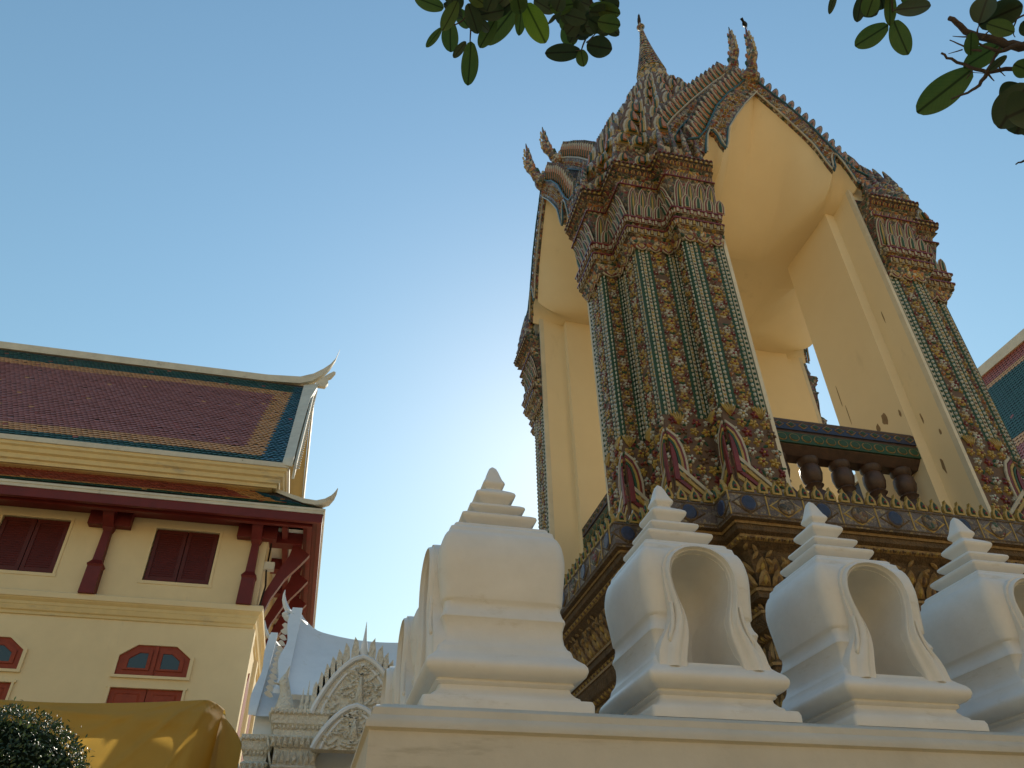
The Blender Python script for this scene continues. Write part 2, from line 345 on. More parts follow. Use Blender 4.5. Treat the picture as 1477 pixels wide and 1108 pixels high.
# scrolling foliage on the two broad friezes
for d, z0_, z1_ in ((.24, 6.16, 6.42), (-.03, 3.5, 3.85)):
    for p, q, dr, nn, L in edges(offset(PLAN, d)):
        if not seen(nn): continue
        n = int(L/.11)
        for k in range(n):
            O = p+dr*((k+.5)*L/n)+Vector((0, 0, z0_+(z1_-z0_)*random.random()))
            mb.relief(rot2(sc([(0, 0), (.32, .35), (.28, .75), (0, 1), (-.28, .75), (-.32, .35)], .10, .17), (1 if k % 2 else -1)*(.5+random.random()*.9)), O, dr, (Vector((0, 0, 1))+nn*.35), nn, .03, 'gilt', .5)
ell = [(.5*math.cos(a), .5*math.sin(a)) for a in [k*PI/6 for k in range(12)]]
dia = [(-.5, 0), (0, -.5), (.5, 0), (0, .5)]
for p, q, dr, nn, L in edges(offset(PLAN, .572)):
    if not seen(nn): continue
    n = max(1, round(L/.62))
    for k in range(n):
        O = p+dr*((k+.5)*L/n)+Vector((0, 0, 6.985))
        mb.relief(sc(dia, .56, .36), O, dr, (0, 0, 1), nn, .008, 'c_yel' if k % 2 else 'base_brown', .9)
        mb.relief(sc(dia, .48, .31), O+nn*.009, dr, (0, 0, 1), nn, .004, 'band', .95)
        mb.relief(sc(ell, .30, .30), O+nn*.014, dr, (0, 0, 1), nn, .008, 'base_brown', .9)
        mb.relief(sc(ell, .24, .25), O+nn*.022, dr, (0, 0, 1), nn, .012, 'c_blue' if k % 2 == 0 else 'mosaic_dark', .8)
        for sx in (-.31,):
            mb.relief([(-.012, -.2), (.012, -.2), (.012, .2), (-.012, .2)], O+dr*sx, dr, (0, 0, 1), nn, .008, 'c_yel', .9)
    for zz in (6.80, 7.15):
        mb.relief([(0, -.012), (L, -.012), (L, .012), (0, .012)], p+Vector((0, 0, zz)), dr, (0, 0, 1), nn, .008, 'base_brown', .98)
plinth = mb.build('plinth', tower)
# --- antefixes along the band: little gilded leaves, each its own part
am = MB(KX)
am.prism(sc([(-.5, 0), (-.55, .3), (-.38, .6), (-.12, .78), (0, 1.05), (.12, .78), (.38, .6), (.55, .3), (.5, 0)], .15, .23), (0, -.03, 0), (1, 0, 0), (0, 0, 1), (0, .06, 0), 'c_yel')
am.relief(sc(petal, .08, .14), (0, -.03, .03), (1, 0, 0), (0, 0, 1), (0, -1, 0), .02, 'c_grn', .6)
am.relief(sc(ell, .05, .05), (0, -.05, .07), (1, 0, 0), (0, 0, 1), (0, -1, 0), .015, 'c_mar', .6)
am.xf = lambda x, y, z: (x*K, y*K, z*K)
ante0 = None; acount = 0
cand = []
for p, q, dr, nn, L in edges(offset(PLAN, .53)):
    if not seen(nn): continue
    n = max(1, round(L/.235))
    for k in range(n):
        O = p+dr*((k+.5)*L/n); cand.append((O, nn))
# the hundred nearest the street corner
cand.sort(key=lambda c: (c[0]-Vector((-3, -6.5, 0))).length)
for O, nn in cand[:96]:
    if ante0 is None: o = ante0 = am.build('antefix', plinth)
    else: o = ante0.copy(); COL.objects.link(o)
    o.location = (O.x*K, O.y*K, (ZB-1.6)*K+1.6); o.rotation_euler = (0, 0, math.atan2(nn.x, -nn.y))

PATCH = ((1.65, -2.95, 10.4, .17, .30), (1.65, -2.70, 10.33, .12, .22), (1.65, -2.5, 10.2, .06, .10), (1.65, -3.38, 10.25, .06, .16), (1.65, -2.2, 10.35, .06, .12), (1.88, -3.66, 8.9, .07, .34), (1.88, -3.9, 9.5, .05, .14), (1.88, -3.62, 10.0, .04, .26), (1.65, -1.93, 11.7, .022, .6), (1.65, -2.02, 11.15, .02, .5), (1.88, -3.7, 12.6, .03, .3))
M['peeled'] = mat_noisy('bare_brown_render', (.30, .20, .11), (.22, .15, .08), rough=.9, scale=14, bump=.5)
# --- corner column cluster (built at the corner -u,-v, four copies)
cpoly = [(-Q, -HP), (-A_, -HP), (-A_, -HP+D1), (-XIN, -HP+D1), (-XIN, -XIN), (-HP+D1, -XIN), (-HP+D1, -A_), (-HP, -A_), (-HP, -Q), (-MM, -Q), (-MM, -MM), (-Q, -MM)]
# edges: 0 front P1, 1 jamb, 2.. inner, 6 jamb left, 7 left P3, 8 step, 9 P2 left, 10 P2 front, 11 P1 return
INNER = {1, 2, 3, 4, 5, 6}
cl = bpy.data.objects.new('corner_column', None); COL.objects.link(cl); cl.parent = tower
mb = MB(KX)
# plastered pier (inner part) : slightly inside the porcelain face
pin = offset(cpoly, [-.03 if i not in INNER else 0 for i in range(12)])
mb.rings([[(x, y, z) for x, y in pin] for z in (ZB-.2, 16.72)], 'vault')
# cream edge strip beside the openings
for (x0, x1, y0, y1) in ((-A_-.07, -A_+.004, -HP-.012, -HP+.10), (-HP-.012, -HP+.10, -A_-.07, -A_+.004)):
    mb.box(x0, x1, y0, y1, ZB, 16.3, 'cream')
mb.build('pier', cl)
mb = MB(KX)
# faces of the shaft in a fixed order; s = direction flag: ornament edge towards the opening
faces = []
def fc(a, b, mirror=False, wide=False): faces.append((Vector((*a, 0)), Vector((*b, 0)), mirror, wide))
fc((-Q, -HP), (-A_-.07, -HP), False, True)
fc((-Q, -MM), (-Q, -HP)); fc((-MM, -MM), (-Q, -MM))
fc((-MM, -Q), (-MM, -MM)); fc((-HP, -Q), (-MM, -Q)); fc((-HP, -A_-.07), (-HP, -Q), True, True)
Z0, Z1 = ZB, 13.7
lens = [(-.5, 0), (-.3, -.42), (.0, -.5), (.3, -.42), (.5, 0), (.3, .42), (0, .5), (-.3, .42)]
lz = [(0, -.5), (.5, -.22), (.5, .22), (0, .5), (-.5, .22), (-.5, -.22)]
drop = [(0, 0), (.32, .35), (.28, .75), (0, 1), (-.28, .75), (-.32, .35)]
UP = Vector((0, 0, 1))
def flower(mb, O, U, nn, r, mat, cen, n=5, a0=0, h=.02):
    if random.random() < .03: return
    r *= random.uniform(.88, 1.1)
    if random.random() < .12: mat = random.choice(('c_cream', 'c_yel', 'c_ora', 'c_brn'))
    for k in range(n):
        if random.random() < .04: continue
        mb.relief(rot2(sc(drop, r*.95, r), a0+2*PI*k/n), O, U, UP, nn, h, mat, .55)
    mb.relief(sc(lens, r*.55, r*.55), O+nn*(h*.6), U, UP, nn, h*.7, cen, .6)
def ornament_face(mb, P0, P1, mirror, wide, z0, z1):
    d = P1-P0; L = d.length; U = d.normalized(); nn = Vector((U.y, -U.x, 0))
    O0 = P0
    # ground panel
    mb.relief([(.004, z0), (L-.004, z0), (L-.004, z1), (.004, z1)], O0-nn*.028, U, UP, nn, .028, 'c_grn', 1.0)
    fx = (lambda a: 1-a) if mirror else (lambda a: a)
    if wide: strips = [('b', .06, .055), ('y', .155, .065), ('b', .265, .07), ('f', .545, .36), ('b', .815, .075), ('t', .93, .05)]
    elif L > .6: strips = [('b', .07, .05), ('y', .16, .06), ('b', .255, .06), ('f', .55, .40), ('b', .84, .06), ('y', .93, .05)]
    else: strips = [('b', .1, .08), ('f', .5, .55), ('b', .9, .08)]
    for kind, c, w in strips:
        c = fx(c)*L; w = w*(L if L > .6 else L)
        if kind == 'b':
            mb.relief([(c-w*.62, z0), (c+w*.62, z0), (c+w*.62, z1), (c-w*.62, z1)], O0, U, UP, nn, .006, 'c_grn', .95)
            z = z0+.04; st = .105
            while z < z1-.05:
                mb.relief(sc(lz, w*(.85+.15*random.random()), st*.86), O0+U*c+UP*(z+st/2)+nn*.006, U, UP, nn, .022, 'c_white' if random.random() < .8 else 'c_cream', .6); z += st
        elif kind == 'y':
            mb.relief([(c-w*.6, z0), (c+w*.6, z0), (c+w*.6, z1), (c-w*.6, z1)], O0, U, UP, nn, .008, 'c_cream', .95)
            z = z0+.05; st = .09
            while z < z1-.05:
                mb.relief([(-w*.45, -.01), (0, -.035), (w*.45, -.01), (w*.45, .02), (0, -.003), (-w*.45, .02)], O0+U*c+UP*(z)+nn*.008, U, UP, nn, .012, 'c_brn' if random.random() < .5 else 'c_yel', .8); z += st
        elif kind == 't':
            mb.relief([(c-w*.9, z0), (c+w*.9, z0), (c+w*.9, z1), (c-w*.9, z1)], O0, U, UP, nn, .008, 'c_cream', .95)
            z = z0+.05; st = .12
            while z < z1-.05:
                mb.relief(sc(lz, .055, .07), O0+U*c+UP*z+nn*.008, U, UP, nn, .016, 'c_grn', .7); z += st
        elif kind == 'f':
            mb.relief([(c-w*.5, z0), (c+w*.5, z0), (c+w*.5, z1), (c-w*.5, z1)], O0, U, UP, nn, .006, 'c_brn', .98)
            z = z0+.1; k = 0; st = .20
            while z < z1-.08:
                ph = .012*math.sin(k*2.4)
                flower(mb, O0+U*(c+ph)+UP*z+nn*.006, U, nn, min(.105, w*.3), 'c_yel' if k % 3 else 'c_white', 'c_mar', 5, random.random(), .028)
                for sx in (-1, 1):
                    cx = c+sx*w*.36
                    flower(mb, O0+U*cx+UP*(z+st*.5)+nn*.006, U, nn, min(.058, w*.18), 'c_mar' if (k+(sx > 0)) % 2 else 'c_yel', 'c_white', 4, random.random()*2, .022)
                    mb.relief(rot2(sc(drop, .07, .11), sx*1.1), O0+U*(c+sx*.03)+UP*(z+st*.42)+nn*.006, U, UP, nn, .016, 'c_grn' if k % 2 else 'c_cream', .5)
                    mb.relief(sc(lens, .035, .04), O0+U*(c+sx*w*.44)+UP*(z)+nn*.006, U, UP, nn, .018, 'c_cream', .6)
                z += st; k += 1
mb.rings([[(x, y, z) for x, y in offset(cpoly, [-.026 if i not in INNER else -.1 for i in range(12)])] for z in (ZB-.1, 16.0)], 'mosaic_dark')
for a, b, mi, wd in faces: ornament_face(mb, a, b, mi, wd, 9.15, Z1)
mb.build('shaft', cl)
# base ornament: big blossoms plus nested arches and chevrons wrapped round the outer corners
mb = MB(KX)
for a, b, mi, wd in faces:
    d = b-a; L = d.length; U = d.normalized(); nn = Vector((U.y, -U.x, 0))
    mb.relief([(0, ZB), (L, ZB), (L, 9.2), (0, 9.2)], a-nn*.02, U, UP, nn, .025, 'c_brn', 1)
    z = ZB+.18; k = 0
    while z < 9.2:
        n = max(1, round(L/.23))
        for j in range(n):
            c = (j+.5+(.25 if k % 2 else -.05))*L/n
            if .04 < c < L-.04:
                flower(mb, a+U*c+UP*z+nn*.006, U, nn, .10, ('c_yel', 'c_mar', 'c_yel', 'c_white')[(j*2+k) % 4], ('c_mar', 'c_yel', 'c_ora')[(j+k) % 3], 5, random.random(), .035)
                mb.relief(rot2(sc(drop, .08, .14), random.random()*6), a+U*c+UP*(z+.1)+nn*.006, U, UP, nn, .02, 'c_grn', .5)
        z += .19; k += 1
    # crown of leaves ending the bead strips
    for c in ([.16, .8] if wd else [.3]):
        c = (1-c if mi else c)*L
        for t in (-.5, -.25, 0, .25, .5):
            mb.relief(rot2(sc(drop, .07, .30), -t), a+U*c+UP*9.0+nn*.02, U, UP, nn, .04, 'c_yel', .5)
def half_arch(s, w, h, ww):   # right half of a pointed-arch ring, s=+-1
    o = [(s*w*x, h*y) for x, y in ((1, 0), (1, .45), (.86, .68), (.55, .88), (0, 1))]
    i = [(s*(w-ww)*x, (h-ww*1.2)*y) for x, y in ((0, 1), (.55, .88), (.86, .68), (1, .45), (1, 0))]
    return o+i
for (cx_, cy_) in ((-Q, -HP), (-MM, -MM), (-HP, -Q)):
    for U, nn in ((Vector((1, 0, 0)), Vector((0, -1, 0))), (Vector((0, 1, 0)), Vector((-1, 0, 0)))):
        O = Vector((cx_, cy_, 0))
        wmax = .34 if not ((cx_ == -Q and U.y) or (cx_ == -HP and U.x)) else .34
        for k, (w, mt) in enumerate(((.29, 'c_cream'), (.245, 'c_mar'), (.20, 'c_yel'), (.15, 'c_grn'), (.09, 'c_mar'))):
            ww = .045 if k < 4 else .089
            mb.relief(half_arch(1, w, 1.05-k*.075, ww), O+UP*7.85+nn*(.02+.008*k), U, UP, nn, .03, mt, .97)
        for k, mt in enumerate(('c_cream', 'c_yel', 'c_mar', 'c_yel', 'c_brn')):
            y0 = 8.26-k*.14; w0 = .66-k*.105
            mb.relief([(0, y0), (w0, 7.62-k*.02), (w0-.085, 7.62-k*.02), (0, y0-.095)], O+nn*(.03+.005*(4-k)), U, UP, nn, .03, mt, .96)
        mb.relief([(0, 7.3), (.66, 7.3), (.62, 7.62), (0, 8.24)], O+nn*.012, U, UP, nn, .035, 'c_brn', 1)
        mb.relief([(0, 7.3), (.8, 7.3), (.8, 7.52), (0, 7.52)], O+nn*.05, U, UP, nn, .06, 'mosaic', .98)
mb.build('base_ornament', cl)
# capital: neck mouldings, lotus petals, frieze and heavy cornice
CAPMAP = [(0, 0), (13.35, 13.30), (14.46, 14.2), (15.45, 15.06), (16.0, 15.36), (16.7, 15.72), (30, 29)]
def KC(x, y, z): return KX(x, y, interp(CAPMAP, z))
mb = MB(KC)
def dlist(d): return [d if i not in INNER else (-.09 if i in (1, 6) else -.02) for i in range(12)]
capp = [(.02, 13.45), (.10, 13.55), (.16, 13.68), (.12, 13.74), (.20, 13.80), (.24, 13.95), (.14, 14.02), (.10, 14.10), (.22, 14.18), (.27, 14.3), (.20, 14.4), (.08, 14.46)]
mb.rings([[(x, y, z) for x, y in offset(cpoly, dlist(d))] for d, z in capp], 'mosaic', True, False)
mb.rings([[(x, y, z) for x, y in offset(cpoly, dlist(d))] for d, z in [(.08, 14.46), (.14, 14.9), (.26, 15.45)]], 'mosaic_dark', False, False)
mb.rings([[(x, y, z) for x, y in offset(cpoly, dlist(d))] for d, z in [(.26, 15.45), (.30, 15.5), (.22, 15.56), (.26, 15.95), (.30, 16.0)]], 'mosaic', False, False)
mb.rings([[(x, y, z) for x, y in offset(cpoly, dlist(d))] for d, z in [(.30, 16.0), (.36, 16.08), (.30, 16.16), (.34, 16.3), (.40, 16.36), (.37, 16.5), (.42, 16.56), (.42, 16.68), (0.1, 16.7)]], 'mosaic_dark', False, True)
lotus = [(-.5, 0), (-.5, .50), (-.44, .70), (-.26, .88), (0, 1), (.26, .88), (.44, .70), (.5, .50), (.5, 0)]
def row(mb, d, z0, w, hh, layers, tilt=0, skip=(), stagger=0, lift=0):
    op = offset(cpoly, dlist(d)); n_ = len(op)
    for i in range(n_):
        if i in INNER: continue
        p, q = Vector((*op[i], 0)), Vector((*op[(i+1) % n_], 0)); dv = q-p; L = dv.length; U = dv.normalized(); nn = Vector((U.y, -U.x, 0))
        n = max(1, round(L/w)); V = (UP+nn*tilt).normalized()
        for k in range(n):
            O = p+U*((k+.5+stagger)*L/n)+UP*z0+nn*lift
            for j, (mt, f) in enumerate(layers):
                mb.relief(sc(lotus, L/n*f, hh*(1-(1-f)*.35)), O+nn*(.012*j)+UP*(hh*.02*j), U, V, nn, .02, mt, .94)
row(mb, .10, 14.48, .245, 1.0, (('c_cream', 1.0), ('c_mar', .82), ('c_cream', .58), ('c_grn', .44), ('c_yel', .2)), .17)
row(mb, .13, 14.44, .245, .44, (('c_cream', .95), ('c_mar', .72), ('c_cream', .48), ('c_grn', .25)), .2, stagger=.5, lift=.06)
row(mb, .22, 15.56, .20, .36, (('c_cream', .95), ('c_mar', .78), ('c_yel', .5), ('c_brn', .25)), .1)
row(mb, .20, 13.78, .15, .2, (('c_cream', .9), ('c_brn', .6), ('c_yel', .3)), .1)
row(mb, .23, 14.15, .15, .22, (('c_cream', .9), ('c_mar', .6), ('c_cream', .3)), .1)
row(mb, .04, 13.70, .30, -.34, (('c_cream', .9), ('c_mar', .7), ('c_cream', .45), ('c_yel', .3)), -.05)
row(mb, .32, 16.14, .16, .2, (('c_mar', .85), ('c_yel', .55), ('c_brn', .3)), .3)
row(mb, .405, 16.38, .12, .13, (('c_brn', .9), ('c_yel', .45)), .1)
row(mb, .43, 16.56, .10, .10, (('c_brn', .8), ('c_mar', .4)), .0)
for dd_, zz in ((.30, 15.5), (.24, 13.95), (.27, 14.3)):
    op = offset(cpoly, dlist(dd_))
    for i in range(12):
        if i in INNER: continue
        p, q = Vector((*op[i], 0)), Vector((*op[(i+1) % 12], 0)); L = (q-p).length; U = (q-p).normalized(); nn = Vector((U.y, -U.x, 0))
        mb.relief([(0, -.025), (L, -.025), (L, .025), (0, .025)], p+UP*zz, U, UP, nn, .02, 'c_mar', .99)
mb.build('capital', cl)
# flame cluster (naga heads) standing on the outer corner of the cornice
def flame_pts(h, lean):    # curled horn outline: centre line + radius
    pts = []; rad = []
    for k in range(15):
        t = k/14; pts.append((lean*(.05*math.sin(t*PI*1.1)+.38*t**2.2-.18*math.sin(t*PI)*(1-t)), t)); rad.append((.115*(1-t)**.8+.012)*(1+.28*math.sin(t*34)*(1-t)))
    return pts, rad
def horn(mb, O, dirv, h, lean, mat, thick=.6, width=1.0):
    """upright curling horn, flattened across its travel; dirv = horizontal unit vector it leans to"""
    O = Vector(O); dirv = Vector(dirv); side = UP.cross(dirv); pts, rad = flame_pts(h, lean); rs = []
    for (a, t), r in zip(pts, rad):
        c = O+dirv*(a*h)+UP*(t*h); r *= h*width
        rs.append([tuple(c+dirv*(r*math.cos(x))+side*(r*thick*math.sin(x))) for x in [2*PI*j/8 for j in range(8)]])
    mb.rings(rs, mat)
for (x, y) in ((-Q-.20, -HP-.24), (-HP-.24, -Q-.20), (-Q+.10, -HP-.26), (-HP-.26, -Q+.10), (-MM-.26, -MM-.26), (-Q+.40, -HP-.26), (-HP-.26, -Q+.40), (-Q+.68, -HP-.24), (-HP-.24, -Q+.68)):
    mb = MB(KX); horn(mb, (x, y, 15.66), Vector((x, y, 0)).normalized(), 1.45 if abs(x+MM) > .5 or abs(y+MM) > .5 else 1.1, -.16, 'mosaic', .6, 1.0); mb.build('flame_finial', cl, 60)
clusters = [cl]
random.seed(9)
for (u, v, z, w, h) in PATCH:
    m_ = MB(KX); n = 11; bl = [((.5+.22*random.random()-.11)*w*math.cos(2*PI*k/n), (.5+.22*random.random()-.11)*h*math.sin(2*PI*k/n)) for k in range(n)]
    m_.relief(bl, (u-.001, v, z), (0, -1, 0), (0, 0, 1), (-1, 0, 0), .004, 'peeled', .95); m_.build('peeled_patch', tower)
for k in (1, 2, 3): clusters.append(dup(cl, tower, k*PI/2))

# --- vault (plastered ceiling): ruled from the pointed gable edge to a level line over the crossing
INN = [(0, 19.35), (.5, 18.62), (.92, 17.9), (1.17, 17.42), (1.27, 17.05), (1.33, 16.78), (1.42, 16.52), (1.5, 16.72), (1.54, 17.0), (1.62, 17.18), (1.73, 17.16), (1.83, 16.92), (1.92, 16.5), (1.97, 16.2), (2.2, 16.15)]
def finn(u): return interp(INN, abs(u))
mb = MB(KX)
us = sorted(set([round(-2.0+i*.08, 3) for i in range(51)]+[sg*a for sg in (-1, 1) for a, b in INN if a < 2]))
for k in range(4):
    c, s_ = [(1, 0), (0, 1), (-1, 0), (0, -1)][k]
    rows = []
    for j in range(25):
        v = -XIN-(HP+.18-XIN)*j/24; t = (j/24)
        half = 2.0
        rows.append([((u*c-v*s_), (u*s_+v*c), 16.128+(finn(u)-16.128)*(t**(1.5+7*min(1, max(0, (abs(u)-.75)/.7))**1.5))) for u in us])
    mb.rings(rows, 'vault', False, False, closed=False)
mb.box(-XIN-.001, XIN+.001, -XIN-.001, XIN+.001, 16.13, 16.4, 'vault')
mb.build('vault_ceiling', tower, 50)

# --- gables
OUT1 = [(0, 20.15), (.5, 19.45), (.8, 19.1), (1.3, 18.3), (1.6, 17.6), (1.8, 17.15), (2.05, 16.75), (2.35, 16.6)]
OUT2 = [(0, 21.4), (.4, 20.85), (.8, 20.35), (1.6, 19.25), (2.2, 18.35), (2.6, 17.6), (2.9, 17.0), (3.2, 16.7)]
IN2 = [(0, 20.75), (.8, 19.8), (1.6, 18.7), (2.1, 17.9), (2.4, 17.3), (2.6, 16.9), (2.8, 16.7)]
def along(poly, step):
    out = []; 
    for (a, b) in zip(poly, poly[1:]):
        p, q = Vector(a), Vector(b); L = (q-p).length; out.append((p, q, L))
    tot = sum(x[2] for x in out); n = int(tot/step)
    for k in range(n):
        s_ = (k+.5)*tot/n
        for p, q, L in out:
            if s_ <= L: yield p+(q-p)*(s_/L), (q-p).normalized(); break
            s_ -= L
def board(mb, OUT, IN, v0, th, mat_face, bead_in, bead_out, deco=True):
    for sg in (-1, 1):
        # split in strips between outer and inner edges
        o = [(sg*a, b) for a, b in OUT]; i = [(sg*a, b) for a, b in IN]
        mb_poly_strip(mb, o, i, v0, th, mat_face)
        for edge, mt, r in ((i, bead_in, .022), (o, bead_out, .024)):
            mb.tube([(x, v0-.03, z) for x, z in edge], r, mt, 6)
        mb.tube([(x-(sg*.05), v0-.035, z+.06 if True else z) for x, z in [(a+(0), b+.0) for a, b in i]], .022, 'c_cream', 6)
def mb_poly_strip(mb, o, i, v0, th, mt):
    n = 24
    def samp(pl, t):
        ls = [math.dist(a, b) for a, b in zip(pl, pl[1:])]; s_ = t*sum(ls)
        for (a, b), l in zip(zip(pl, pl[1:]), ls):
            if s_ <= l+1e-9: return (a[0]+(b[0]-a[0])*s_/l, a[1]+(b[1]-a[1])*s_/l)
            s_ -= l
        return pl[-1]
    rs = []
    for k in range(n+1):
        a, b = samp(o, k/n), samp(i, k/n)
        rs.append([(a[0], v0, a[1]), (b[0], v0, b[1]), (b[0], v0+th, b[1]), (a[0], v0+th, a[1])])
    mb.rings(rs, mt)
    return samp
def tooth(mb, x, z, v, nx, nz, tx, tz, h, w, th=.08):
    """curled leaf (bai raka) on a bargeboard; n = outward, t = uphill tangent"""
    sg = 1 if nx > 0 else -1
    pl = [(-.5, 0), (-.52, .3), (-.50, .6), (-.36, .88), (-.12, 1.05), (.08, .98), (.28, .76), (.42, .42), (.48, 0)]
    pl = [(-sg*a, b) for a, b in pl]
    U = Vector((1, 0, 0)) if True else 0; V = Vector((nx*.55, 0, nz*.55+.72)).normalized()
    mb.prism(sc(pl, w, h), Vector((x, v-th/2, z)), U, V, (0, th, 0), 'mosaic_dark')
    mb.relief(sc(pl, w*.8, h*.86), Vector((x, v-th/2, z)), U, V, (0, -1, 0), .03, 'c_cream', .85)
    mb.relief(sc(pl, w*.62, h*.74), Vector((x, v-th/2-.028, z))+V*.01, U, V, (0, -1, 0), .006, 'c_mar', .9)
    mb.relief(sc(pl, w*.5, h*.66), Vector((x, v-th/2-.03, z))+V*.02, U, V, (0, -1, 0), .02, 'c_ora', .8)
    mb.relief(sc(pl, w*.25, h*.45), Vector((x, v-th/2-.05, z))+V*.03, U, V, (0, -1, 0), .02, 'c_grn', .8)
gab = bpy.data.objects.new('arch_gable', None); COL.objects.link(gab); gab.parent = tower
VG = -4.43
mb = MB(KX)
board(mb, OUT1, INN[:-1], VG, .26, 'mosaic', 'c_teal', 'c_teal')
samp = None
for sg in (-1, 1):
    for k in range(26):
        t = (k+.7)/27
        for off in ((.28, .5, .72) ):
            a = interp_poly = None
            def sp(pl, t):
                ls = [math.dist(p, q) for p, q in zip(pl, pl[1:])]; s_ = t*sum(ls)
                for (p, q), l in zip(zip(pl, pl[1:]), ls):
                    if s_ <= l+1e-9: return (p[0]+(q[0]-p[0])*s_/l, p[1]+(q[1]-p[1])*s_/l)
                    s_ -= l
                return pl[-1]
            a, b = sp(OUT1, t), sp(INN[:-1], t)
            x = sg*(a[0]+(b[0]-a[0])*off); z = a[1]+(b[1]-a[1])*off
            flower(mb, Vector((x, VG, z)), Vector((1, 0, 0)), Vector((0, -1, 0)), .062 if off == .5 else .045, random.choice(['c_cream', 'c_yel', 'c_ora', 'c_cream']), 'c_mar', 4, random.random()*2, .035)
    for p, tn in along([(sg*a, b) for a, b in OUT1[:-1]], .25):
        nx, nz = (tn.y, -tn.x) if sg < 0 else (-tn.y, tn.x)
        if nz < 0: nx, nz = -nx, -nz
        tooth(mb, p.x, p.y, VG+.1, nx, nz, -tn.x, -tn.y, .56, .235)
mb.build('bargeboard', gab)
mb = MB(KX)
V2 = -3.85
for sg in (-1, 1):
    o = [(sg*a, b) for a, b in OUT2]; i = [(sg*a, b) for a, b in IN2]
    mb_poly_strip(mb, o, i, V2, .22, 'mosaic')
    mb.tube([(x, V2-.02, z) for x, z in o], .03, 'c_cream', 6); mb.tube([(x, V2-.02, z) for x, z in i], .024, 'c_teal', 6)
    for p, tn in along(o[:-1], .26):
        nx, nz = -tn.y, tn.x
        if nz < 0: nx, nz = -nx, -nz
        tooth(mb, p.x, p.y, V2+.08, nx, nz, -tn.x, -tn.y, .52, .235)
    for p, tn in along([(a*.985, (b+c)/2) for (a, b), c in zip(o, [interp([(0, 20.75), (.8, 19.8), (1.6, 18.7), (2.1, 17.9), (2.4, 17.3), (2.6, 16.9), (3.3, 16.6)], abs(q[0])) for q in o])], .16):
        flower(mb, Vector((p.x, V2, p.y)), Vector((1, 0, 0)), Vector((0, -1, 0)), .07, random.choice(['c_cream', 'c_yel', 'c_ora']), 'c_mar', 4, random.random()*2, .035)
mb.build('upper_bargeboard', gab)
mb = MB(KX)      # roof bodies behind the boards
def roof_body(mb, OUT, v0, v1, drop_, mt):
    pl = [(-a, b-drop_) for a, b in reversed(OUT)]+[(a, b-drop_) for a, b in OUT[1:]]
    inn_ = [(x, z-.12) for x, z in pl]
    n = len(pl)
    rs = [[(x, v, z) for x, z in pl]+[(x*.985, v, z-.07) for x, z in reversed(pl)] for v in (v0, v1)]
    mb.rings(rs, mt)
roof_body(mb, OUT1, VG+.2, -2.0, .05, 'mosaic_dark'); roof_body(mb, OUT2, V2+.15, -2.25, .05, 'mosaic_dark')
# closing wall between the two gables
pl = [(-a, b-.1) for a, b in reversed(OUT2)]+[(a, b-.1) for a, b in OUT2[1:]]+[(a, b+.1) for a, b in reversed(OUT1)]+[(-a, b+.1) for a, b in OUT1[1:]]
for sg in (-1, 1):
    o = [(sg*a, b-.1) for a, b in OUT2]; i = [(sg*a, b-.3) for a, b in OUT1]
    mb_poly_strip(mb, o, i, V2+.06, .12, 'mosaic_dark')
mb.build('roof', gab)
def chofa(z0, v0, h, out, name):
    m_ = MB(KX); pts = []; rad = []
    for k in range(22):
        t = k/21
        lean = -out*(.62*math.sin(t*PI*.5)**1.2)+out*.02*math.sin(t*7)
        vv = v0-(out*(1.15*t-.55*t*t*t))-.12*math.sin(t*PI*2)*(1-t*.4)
        pts.append((0, vv, z0+h*t)); rad.append((.25*(1-t)**1.05+.012)*(1+.20*math.sin(t*30)*(1-t)))
    rs = []
    for (x, y, z), r in zip(pts, rad):
        rs.append([(x+r*.6*math.sin(a), y+r*math.cos(a), z) for a in [2*PI*j/10 for j in range(10)]])
    m_.rings(rs, 'mosaic')
    for k in range(9):        # scale leaves up the neck
        t = .08+k*.085; i = int(t*21); x, y, z = pts[i]; r = rad[i]
        for sg in (-1, 1):
            m_.relief(rot2(sc(drop, .16*(1.15-t), .24), 0), (sg*r*.55, y, z), (0, 1, 0), (0, 0, 1), (sg, 0, 0), .035, ('c_cream', 'c_grn', 'c_ora')[k % 3], .5)
        m_.relief(sc(drop, .14*(1.15-t), .22), (0, y-r*.9, z), (1, 0, 0), (0, -.2, 1), (0, -1, 0), .05, ('c_yel', 'c_cream')[k % 2], .5)
    # swelling breast at the foot
    m_.rings([[(.30*q*math.sin(a), v0+.02+.34*q*math.cos(a), z0-.25+.62*s_) for a in [2*PI*j/10 for j in range(10)]] for q, s_ in ((.2, 0), (.85, .12), (1, .35), (.85, .6), (.5, .85), (.2, 1))], 'mosaic')
    return m_.build(name, gab, 60)
chofa(20.05, VG+.05, 1.72, .88, 'finial'); chofa(21.2, V2+.05, 1.62, .90, 'finial')
gables = [gab]
for k in (1, 2, 3): gables.append(dup(gab, tower, k*PI/2))

# --- stepped tiers and spire
mb = MB(KX)
lev = [(3.0, 19.8), (3.05, 19.95), (2.75, 20.1), (2.6, 20.9), (2.7, 21.05), (2.3, 21.2), (2.1, 21.95), (2.2, 22.1), (1.85, 22.25), (1.7, 23.05), (1.8, 23.2), (1.5, 23.35), (1.35, 24.1), (1.45, 24.25), (1.15, 24.4), (1.0, 25.05), (1.05, 25.2), (.8, 25.35), (.68, 25.9), (.55, 26.0)]
mb.rings([[(x, y, z) for x, y in outline(h, h*.62, h*.84)] for h, z in lev], 'mosaic')
